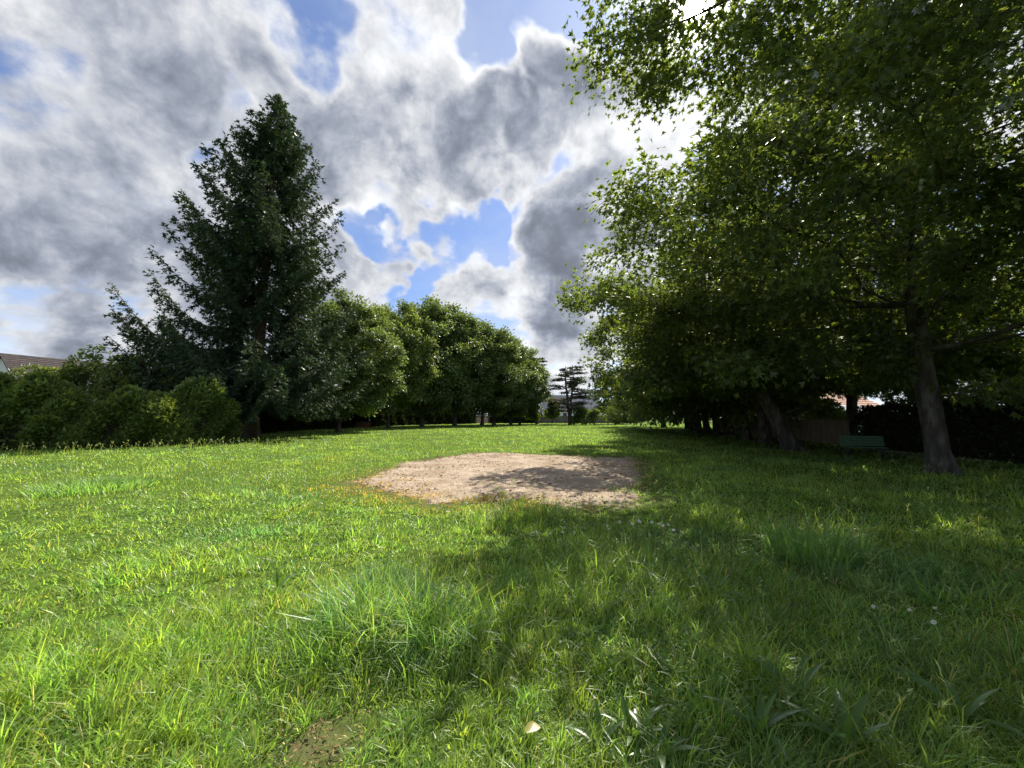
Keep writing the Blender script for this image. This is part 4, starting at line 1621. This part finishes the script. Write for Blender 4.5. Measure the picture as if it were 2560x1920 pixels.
# ------------------------------------------------------------------ grass
def radial_samples(n, d0, dmax, half, r, dmin=0.6):
    dd = np.linspace(dmin, dmax, 4000)
    pdf = dd / (1 + (dd / d0) ** 2)
    cdf = pdf.cumsum()
    cdf /= cdf[-1]
    d = np.interp(r.uniform(0, 1, n), cdf, dd)
    a = r.uniform(-half, half, n)
    return d * np.sin(a), d * np.cos(a), d


def blades(x, y, h, w, az, lean, bend, tint, seg):
    """seg 2: five-point blade; seg 1: one triangle."""
    n = len(x)
    z = gz(x, y) - 0.01
    ca, sa = np.cos(az), np.sin(az)
    fa = az + 1.5708 + rng.normal(0, 0.9, n)
    sx, sy = np.cos(fa) * w / 2, np.sin(fa) * w / 2
    base = np.stack([x, y, z], 1)
    side = np.stack([sx, sy, 0 * sx], 1)
    l1 = h * 0.55
    p1 = base + np.stack([ca * np.sin(lean) * l1, sa * np.sin(lean) * l1, np.cos(lean) * l1], 1)
    le2 = np.clip(lean + bend, 0, 2.2)
    l2 = h * 0.5
    p2 = p1 + np.stack([ca * np.sin(le2) * l2, sa * np.sin(le2) * l2, np.cos(le2) * l2], 1)
    if seg == 2:
        V = np.stack([base - side, base + side, p1 - side * 0.8, p1 + side * 0.8, p2], 1).reshape(-1, 3)
        f = np.array([(0, 1, 3), (0, 3, 2), (2, 3, 4)])
        F = (f[None] + 5 * np.arange(n)[:, None, None]).reshape(-1, 3)
        return V, F, np.repeat(tint, 5, 0)
    V = np.stack([base - side, base + side, p2], 1).reshape(-1, 3)
    F = np.arange(3 * n).reshape(-1, 3)
    return V, F, np.repeat(tint, 3, 0)


TUFTS = [(G(830, 1330), 0.75, 0.20), (G(930, 1370), 0.55, 0.17), (G(1330, 1230), 0.8, 0.12), (G(360, 1210), 0.35, 0.1), (G(190, 1440), 0.6, 0.10), (G(1110, 1110), 0.7, 0.14), (G(1200, 1115), 0.5, 0.12)]


def grass_height(x, y):
    h = 0.082 + 0.026 * nz(x, y, 0.9, 0) + 0.030 * nz(x, y, 3.1, 1) + 0.026 * nz(x, y, 7.0, 4) + 0.018 * nz(x, y, 15.0, 7)
    right = 1 / (1 + np.exp(-(x - 0.9 - 0.12 * y) * 1.3))
    h = h + 0.085 * right * np.exp(-y / 16)
    for (c, rd, add) in TUFTS:
        h = h + add * np.exp(-((x - c[0]) ** 2 + (y - c[1]) ** 2) / rd ** 2)
    return np.clip(h, 0.068, 0.5)


def grass():
    r = rng
    n = 560000
    x, y, d = radial_samples(n, 2.3, 125, math.radians(66), r)
    # keep the field itself, not what lies past hedges and fences
    ok = (y < 111) & (x > -26.5 - 0 * y) & (x < 19 + 0.36 * np.maximum(y - 20, 0))
    hedge_front = ~((x < -19) & (y > 24.5 + (x + 19) * 0.85) & (y < 26))
    ds = dirt_sd(x, y)
    ss = soil_sd(x, y)
    edge = r.uniform(-0.55, 0.22, n)
    ok &= (ds > edge * 0.6) | (r.uniform(0, 1, n) < 0.03 + 0.45 * np.clip(1 + ds / 0.9, 0, 1) * (nz(x, y, 3.7, 2) > -0.2))
    lp0 = G(830, 1052)
    ok |= (ds < 0.1) & (r.uniform(0, 1, n) < 1.1 * np.clip(1.1 - np.hypot((x - lp0[0] - 0.3) * 0.8, y - lp0[1]) / 2.4, 0, 1) * np.clip(0.6 + nz(x, y, 4.5, 1), 0, 1))
    ok &= (ss > edge * 0.25) | (r.uniform(0, 1, n) < 0.65)
    # thin spots let the soil and thatch through
    thin = nz(x, y, 2.3, 7)
    ok &= ~((thin < -0.95) & (d > 5) & (r.uniform(0, 1, n) < 0.6))
    x, y, d, ds, ss = x[ok], y[ok], d[ok], ds[ok], ss[ok]
    n = len(x)
    h = grass_height(x, y) * np.exp(r.normal(0, 0.28, n))
    # turf grows in small tussocks: each blade belongs to the jittered cell it stands in
    cs = np.where(d < 6, 0.16, np.where(d < 14, 0.30, 0.6))
    ix, iy = np.floor(x / cs), np.floor(y / cs)

    def hsh(k):
        v = np.sin(ix * 127.1 + iy * 311.7 + k * 74.7) * 43758.5453
        return v - np.floor(v)

    cx, cy = (ix + 0.25 + 0.5 * hsh(1)) * cs, (iy + 0.25 + 0.5 * hsh(2)) * cs
    rad_c = np.hypot(x - cx, y - cy) / cs
    h = h * (0.55 + 0.85 * hsh(3)) * np.clip(1.15 - 0.55 * rad_c, 0.5, 1.15)
    out_az = np.arctan2(y - cy, x - cx)
    tone_c = 0.80 + 0.40 * hsh(4)
    yel_c = hsh(5)
    nearp = np.clip(ds / 0.8, 0.25, 1)
    h *= np.where(ds < 0.15, 0.75, nearp)
    h = np.minimum(h, 0.55)
    h *= np.where(d > 14, 1.0 + 0.25 * np.clip((d - 14) / 30, 0, 1), 1)
    w = 0.0037 * (1 + d / 3.9) * np.exp(r.normal(0, 0.30, n))
    # blades of one tussock lie the same way
    az = 2.2 * nz(x, y, 1.1, 2) + 1.4 * nz(x, y, 3.3, 3) + r.normal(0, 1.1, n)
    az = np.where(r.uniform(0, 1, n) < 0.6, out_az + r.normal(0, 0.6, n), az)
    lean = np.abs(r.normal(0.38, 0.38, n)) + 0.45 * np.clip(rad_c, 0, 1) + 0.2 * np.clip(nz(x, y, 1.7, 6), 0, 1)
    bend = np.abs(r.normal(0.55, 0.45, n))
    t = tints(n, 0.24, 0.35, r)
    t *= (tone_c[:, None] * np.stack([1 + 0.22 * (yel_c - 0.5), np.ones(n), 1 - 0.3 * (yel_c - 0.5)], 1))
    t *= (1 + 0.16 * nz(x, y, 0.5, 1) + 0.10 * nz(x, y, 2.7, 5))[:, None]
    # bluish coarse clumps and dry straw
    sl_ = ss < 0.12
    t[sl_] = np.array([2.4, 1.3, 2.0]) * r.uniform(0.5, 1.0, (sl_.sum(), 1))
    h[sl_] *= 0.6
    lean[sl_] += 0.7
    cl = np.clip(nz(x, y, 1.5, 4) - 0.35, 0, 1)[:, None]
    t = t * (1 - cl) + cl * t * np.array([0.72, 0.86, 1.5])
    straw = r.uniform(0, 1, n) < 0.02 + 0.035 * np.clip(nz(x, y, 1.2, 3), 0, 1)
    t[straw] = np.array([2.6, 1.35, 2.4]) * r.uniform(0.7, 1.1, (straw.sum(), 1))
    # orange-brown dying grass along the left and near edge of the dirt
    lp = G(815, 1050)
    dead = np.clip(1.15 - ds / 1.1, 0, 1) * np.clip(1 - np.hypot(x - lp[0] - 0.6, y - lp[1]) / 4.2, 0, 1) ** 0.7
    dd = r.uniform(0, 1, n) < dead * 1.3
    t[dd] = np.array([2.6, 1.12, 1.4]) * r.uniform(0.6, 1.1, (dd.sum(), 1))
    nb = d < 11
    A = blades(x[nb], y[nb], h[nb], w[nb], az[nb], lean[nb], bend[nb], t[nb], 2)
    nf = ~nb
    B = blades(x[nf], y[nf], h[nf], w[nf], az[nf], lean[nf] * 0.8, bend[nf] * 0.6, t[nf], 1)
    V = np.concatenate([A[0], B[0]])
    F = np.concatenate([A[1], B[1] + len(A[0])])
    me = mesh_from('grass', V, F, M['grass'], tint=np.concatenate([A[2], B[2]]))
    tag(obj('grass', me), 'long uncut bright green grass covering the whole field', 'grass', kind='stuff')
    return len(F)


N_GRASS = grass()


def seed_grass():
    """Tall flowering stems with seed heads, thickest at the right and along the hedge."""
    r = np.random.default_rng(91)
    xs, ys = [], []
    x, y, d = radial_samples(2600, 5, 24, math.radians(62), r, 2.7)
    keep = r.uniform(0, 1, len(x)) < np.clip(0.10 + 0.75 / (1 + np.exp(-(x - 0.8 - 0.10 * y) * 1.6)), 0, 1)
    xs.append(x[keep]); ys.append(y[keep])
    # band before the hedge
    k = 150
    t = r.uniform(0, 1, k)
    A, B = np.array(G(0, 985)), np.array(G(640, 962))
    q = A + (B - A) * t[:, None] + r.normal(0, 0.5, (k, 2))
    xs.append(q[:, 0]); ys.append(q[:, 1])
    for (px, py, cnt, sp) in ((370, 1210, 9, .12), (960, 1260, 8, .15), (1120, 1085, 26, .5), (920, 1230, 6, .1), (1390, 1100, 10, .4)):
        c = G(px, py)
        xs.append(c[0] + r.normal(0, sp, cnt)); ys.append(c[1] + r.normal(0, sp, cnt))
    x, y = np.concatenate(xs), np.concatenate(ys)
    ok = dirt_sd(x, y) > 0.05
    x, y = x[ok], y[ok]
    d = np.hypot(x, y)
    n = len(x)
    h = r.uniform(0.26, 0.55, n) * np.where(d < 4, 0.75, 1)
    az = r.uniform(0, 6.28, n)
    w = 0.0028 * (1 + d / 7)
    t = tints(n, 0.2, 0.4, r) * np.array([1.3, 1.05, 1.2])
    V1, F1, T1 = blades(x, y, h, w, az, np.abs(r.normal(0.18, 0.16, n)), np.abs(r.normal(0.4, 0.3, n)), t, 2)
    tip = V1.reshape(-1, 5, 3)[:, 4]
    prv = V1.reshape(-1, 5, 3)[:, 2:4].mean(1)
    k = 5
    pp = np.repeat(tip, k, 0) - np.repeat(unit(tip - prv), k, 0) * (np.tile(np.arange(k), n) * 0.022)[:, None]
    dv = np.repeat(unit(tip - prv), k, 0) + r.normal(0, 0.55, (n * k, 3))
    l = np.repeat(0.024 * (1 + d / 22), k)
    V2, F2, T2 = leaves(pp, dv, r.normal(0, 1, (n * k, 3)), l * 1.5, l * 0.4, (RHO_V, RHO_F), np.repeat(np.array([[1.5, 1.1, 2.2]]), n * k, 0) * r.uniform(.6, 1.2, (n * k, 1)))
    me = mesh_from('seed_grass', np.concatenate([V1, V2]), np.concatenate([F1, F2 + len(V1)]), M['grass'], tint=np.concatenate([T1, T2]))
    tag(obj('seed_grass', me), 'thin tall grass stems gone to seed above the turf', 'grass', kind='stuff')


seed_grass()


def clover():
    """Low broad leaves among the near grass."""
    r = np.random.default_rng(17)
    x, y, d = radial_samples(30000, 2.5, 11, math.radians(60), r, 1.3)
    keep = (nz(x, y, 2.0, 2) + 0.5 * nz(x, y, 5, 6) > 0.45) & (dirt_sd(x, y) > 0.3) & (soil_sd(x, y) > 0.1)
    x, y, d = x[keep][:9000], y[keep][:9000], d[keep][:9000]
    n = len(x)
    z = gz(x, y) + grass_height(x, y) * r.uniform(0.35, 0.95, n)
    a = r.uniform(0, 6.28, n)
    dv = np.stack([np.cos(a), np.sin(a), r.normal(0.1, 0.35, n)], 1)
    nm = np.array([0, 0, 1.0]) + r.normal(0, 0.35, (n, 3))
    l = r.uniform(0.014, 0.030, n) * (1 + d / 8)
    V, F, tt = leaves(np.stack([x, y, z], 1), dv, nm, l, l * 0.85, (RHO_V, RHO_F), tints(n, 0.22, 0.2, r))
    tag(obj('clover', mesh_from('clover', V, F, M['weed'], tint=tt)), 'small round clover leaves mixed through the near grass', 'clover', kind='stuff')


clover()


def strap_leaf(L, W, lift, curl, k=6):
    """A broad pointed blade with a fold along its midrib, growing along +x."""
    s = np.linspace(0, 1, k)
    wid = W * np.sin(np.clip(s * 0.93 + 0.10, 0, 1) * math.pi) ** 0.75
    wid[-1] = 0.0015
    ang = lift - curl * s
    dx = np.concatenate([[0], np.cumsum(np.cos(ang[1:]) * L / (k - 1))])
    dz = np.concatenate([[0], np.cumsum(np.sin(ang[1:]) * L / (k - 1))])
    V, F = [], []
    for i in range(k):
        V += [(dx[i], -wid[i] / 2, dz[i] + wid[i] * 0.18), (dx[i], 0, dz[i]), (dx[i], wid[i] / 2, dz[i] + wid[i] * 0.18)]
    for i in range(k - 1):
        a = 3 * i
        F += [(a, a + 1, a + 4, a + 3), (a + 1, a + 2, a + 5, a + 4)]
    return np.array(V), np.array(F)


STRAPS = []
rw = np.random.default_rng(29)
for L, W, li, cu in ((0.24, 0.034, 1.15, 0.7), (0.20, 0.030, 1.3, 0.5), (0.26, 0.038, 0.95, 1.1), (0.17, 0.03, 0.8, 0.8)):
    V, F = strap_leaf(L, W, li, cu)
    STRAPS.append(mesh_from('leaf', V, F, M['weed'], tint=np.ones((len(V), 3)) * rw.uniform(0.85, 1.15), smooth=True))
WEEDS = [
    ((1370, 1600), 10, 1.0, 'upright plantain with bright sunlit leaves in the near grass'),
    ((1425, 1640), 9, 1.0, 'plantain with bright leaves at the bottom edge, right of the other'),
    ((1300, 1625), 7, 0.8, 'smaller plantain at the bottom edge, left of the bright ones'),
    ((1545, 1290), 7, 1.1, 'lone broad-leaved weed glowing in a patch of sun among the shaded grass'),
    ((1640, 1590), 9, 1.1, 'dark dock plant in the shaded grass at the bottom'),
    ((1720, 1510), 8, 1.1, 'dock plant with wide leaves further into the shaded grass'),
    ((1830, 1630), 8, 1.2, 'dock plant in the shade at the bottom right'),
    ((1470, 1480), 6, 0.9, 'flat-lying dock plant at the border of sun and shade'),
    ((600, 1265), 6, 0.9, 'small leafy weed standing in the sunny grass on the left'),
    ((2080, 1560), 7, 1.2, 'dock plant in the tall shaded grass near the right edge'),
]
for (px, k, sc, lb) in WEEDS:
    q = G(*px)
    root = empty('broad_leaved_weed', (q[0], q[1], gzf(*q) + 0.01), lb, 'plant', 'broad-leaved weeds in the grass', 0, sc)
    for i in range(k):
        a = i * 2.4 + rw.uniform(-.3, .3)
        obj('leaf', STRAPS[int(rw.integers(0, 4))], root, (0.012 * math.cos(a), 0.012 * math.sin(a), 0.0), (0, rw.uniform(-0.25, 0.15), a))


def tussock(px, label, rad, h, n, seed, tone):
    r = np.random.default_rng(seed)
    c = G(*px)
    root = empty('grass_tussock', (c[0], c[1], 0), label, 'grass tuft')
    a = r.uniform(0, 6.28, n)
    q = rad * np.sqrt(r.uniform(0, 1, n))
    x, y = c[0] + q * np.cos(a), c[1] + q * np.sin(a)
    d = math.hypot(*c)
    V, F, t = blades(x, y, h * np.exp(r.normal(0, .25, n)), 0.0065 * (1 + d / 6) * np.exp(r.normal(0, .3, n)), a + r.normal(0, .5, n), np.abs(r.normal(.35, .25, n)), np.abs(r.normal(.7, .4, n)),
                     tints(n, .22, .2, r) * np.array(tone), 2)
    V = V - np.array([c[0], c[1], 0])
    o = obj('blades', mesh_from('blades', V, F, M['grass'], tint=t), root)
    o['kind'] = 'stuff'


tussock((205, 1058), 'tall bluish grass tussock alone in the sunny lawn at the left', 1.0, 0.22, 1100, 1, (0.88, 0.95, 1.25))
tussock((800, 1345), 'coarse grass tussock standing up in the centre of the near lawn', 0.34, 0.36, 700, 2, (0.70, 0.85, 1.3))
tussock((935, 1385), 'lower coarse tussock just right of the taller central one', 0.30, 0.28, 500, 3, (0.75, 0.88, 1.5))
tussock((1750, 1195), 'shaded grass tussock to the right of the dirt patch', 0.5, 0.38, 500, 4, (0.8, 0.9, 1.2))

# daisies: one flower, many copies
dv_, df_, dm_ = [], [], []
np_ = 11
for i in range(np_):
    a0 = 2 * math.pi * i / np_
    w = 0.20
    k = len(dv_)
    dv_ += [(0.004 * math.cos(a0), 0.004 * math.sin(a0), 0), (0.0135 * math.cos(a0 - w), 0.0135 * math.sin(a0 - w), 0.002), (0.016 * math.cos(a0), 0.016 * math.sin(a0), 0.0015), (0.0135 * math.cos(a0 + w), 0.0135 * math.sin(a0 + w), 0.002)]
    df_.append((k, k + 1, k + 2)); df_.append((k, k + 2, k + 3)); dm_ += [0, 0]
k = len(dv_)
for i in range(8):
    dv_.append((0.0052 * math.cos(i * math.pi / 4), 0.0052 * math.sin(i * math.pi / 4), 0.0015))
dv_.append((0, 0, 0.0045))
for i in range(8):
    df_.append((k + i, k + (i + 1) % 8, k + 8)); dm_.append(1)
k = len(dv_)
dv_ += [(-0.0012, 0, -0.12), (0.0012, 0, -0.12), (0.0008, 0, 0), (-0.0008, 0, 0)]
df_ += [(k, k + 1, k + 2), (k, k + 2, k + 3)]; dm_ += [2, 2]
M['daisy_eye'] = leaf_mat('daisy_eye', (0.75, 0.5, 0.03), (0.5, 0.3, 0.02), gloss=0.02, tf=0.2)
DAISY = mesh_from('daisy', np.array(dv_), np.array(df_), [M['petal'], M['daisy_eye'], M['weed']], tint=np.ones((len(dv_), 3)), midx=dm_)
rd_ = np.random.default_rng(44)
CLUSTERS = [
    ((1085, 1112), 9, 30, 7, 'white daisy below the near edge of the dirt patch'),
    ((1170, 1172), 10, 35, 10, 'white daisy in the shaded grass on the left side of the shadow'),
    ((1350, 1168), 9, 40, 9, 'white daisy in the middle of the tree shadow'),
    ((1425, 1152), 8, 30, 6, 'white daisy at the right end of the scattered line in the shadow'),
    ((960, 1118), 6, 40, 10, 'white daisy in the sunny grass left of the dirt corner'),
    ((2000, 1375), 7, 45, 14, 'white daisy in the tall shaded grass at the right'),
    ((1185, 1020), 3, 20, 4, 'white daisy at the far edge of the dirt'),
]
for (c, cnt, sx, sy, lb) in CLUSTERS:
    for i in range(cnt):
        px = (c[0] + rd_.normal(0, sx), c[1] + rd_.normal(0, sy))
        q = G(*px)
        d = math.hypot(*q)
        if dirt_sd(np.array([q[0]]), np.array([q[1]]))[0] < 0.1:
            continue
        o = obj('daisy', DAISY, None, (q[0], q[1], gzf(*q) + 0.05 + float(grass_height(np.array(q[0]), np.array(q[1])))), (rd_.normal(0.55, .25), rd_.normal(0, .25), rd_.uniform(0, 6)))
        s = rd_.uniform(1.2, 1.7) * (0.7 if d < 5 else 1.0)
        o.scale = (s, s, s)
        tag(o, lb, 'flower', lb.replace('white daisy', 'daisies'))

# a fallen yellow leaf
q = G(1135, 1622)
V, F = strap_leaf(0.10, 0.052, 0.35, 0.8, 8)
o = obj('fallen_leaf', mesh_from('fallen_leaf', V, F, M['dead_leaf'], tint=np.ones((len(V), 3)), smooth=True), None, (q[0], q[1], gzf(*q) + 0.085), (0.25, 0.1, 0.6))
tag(o, 'pale yellow fallen leaf caught in the grass at the bottom edge', 'leaf')

tot = sum(len(me.polygons) * (1 if len(me.polygons) and me.polygons[0].loop_total == 3 else 2) for me in bpy.data.meshes)
print('TRIS', tot, 'spruce', N_SPRUCE, 'grass', N_GRASS)
scene.cycles.max_bounces = 8
scene.cycles.transparent_max_bounces = 8
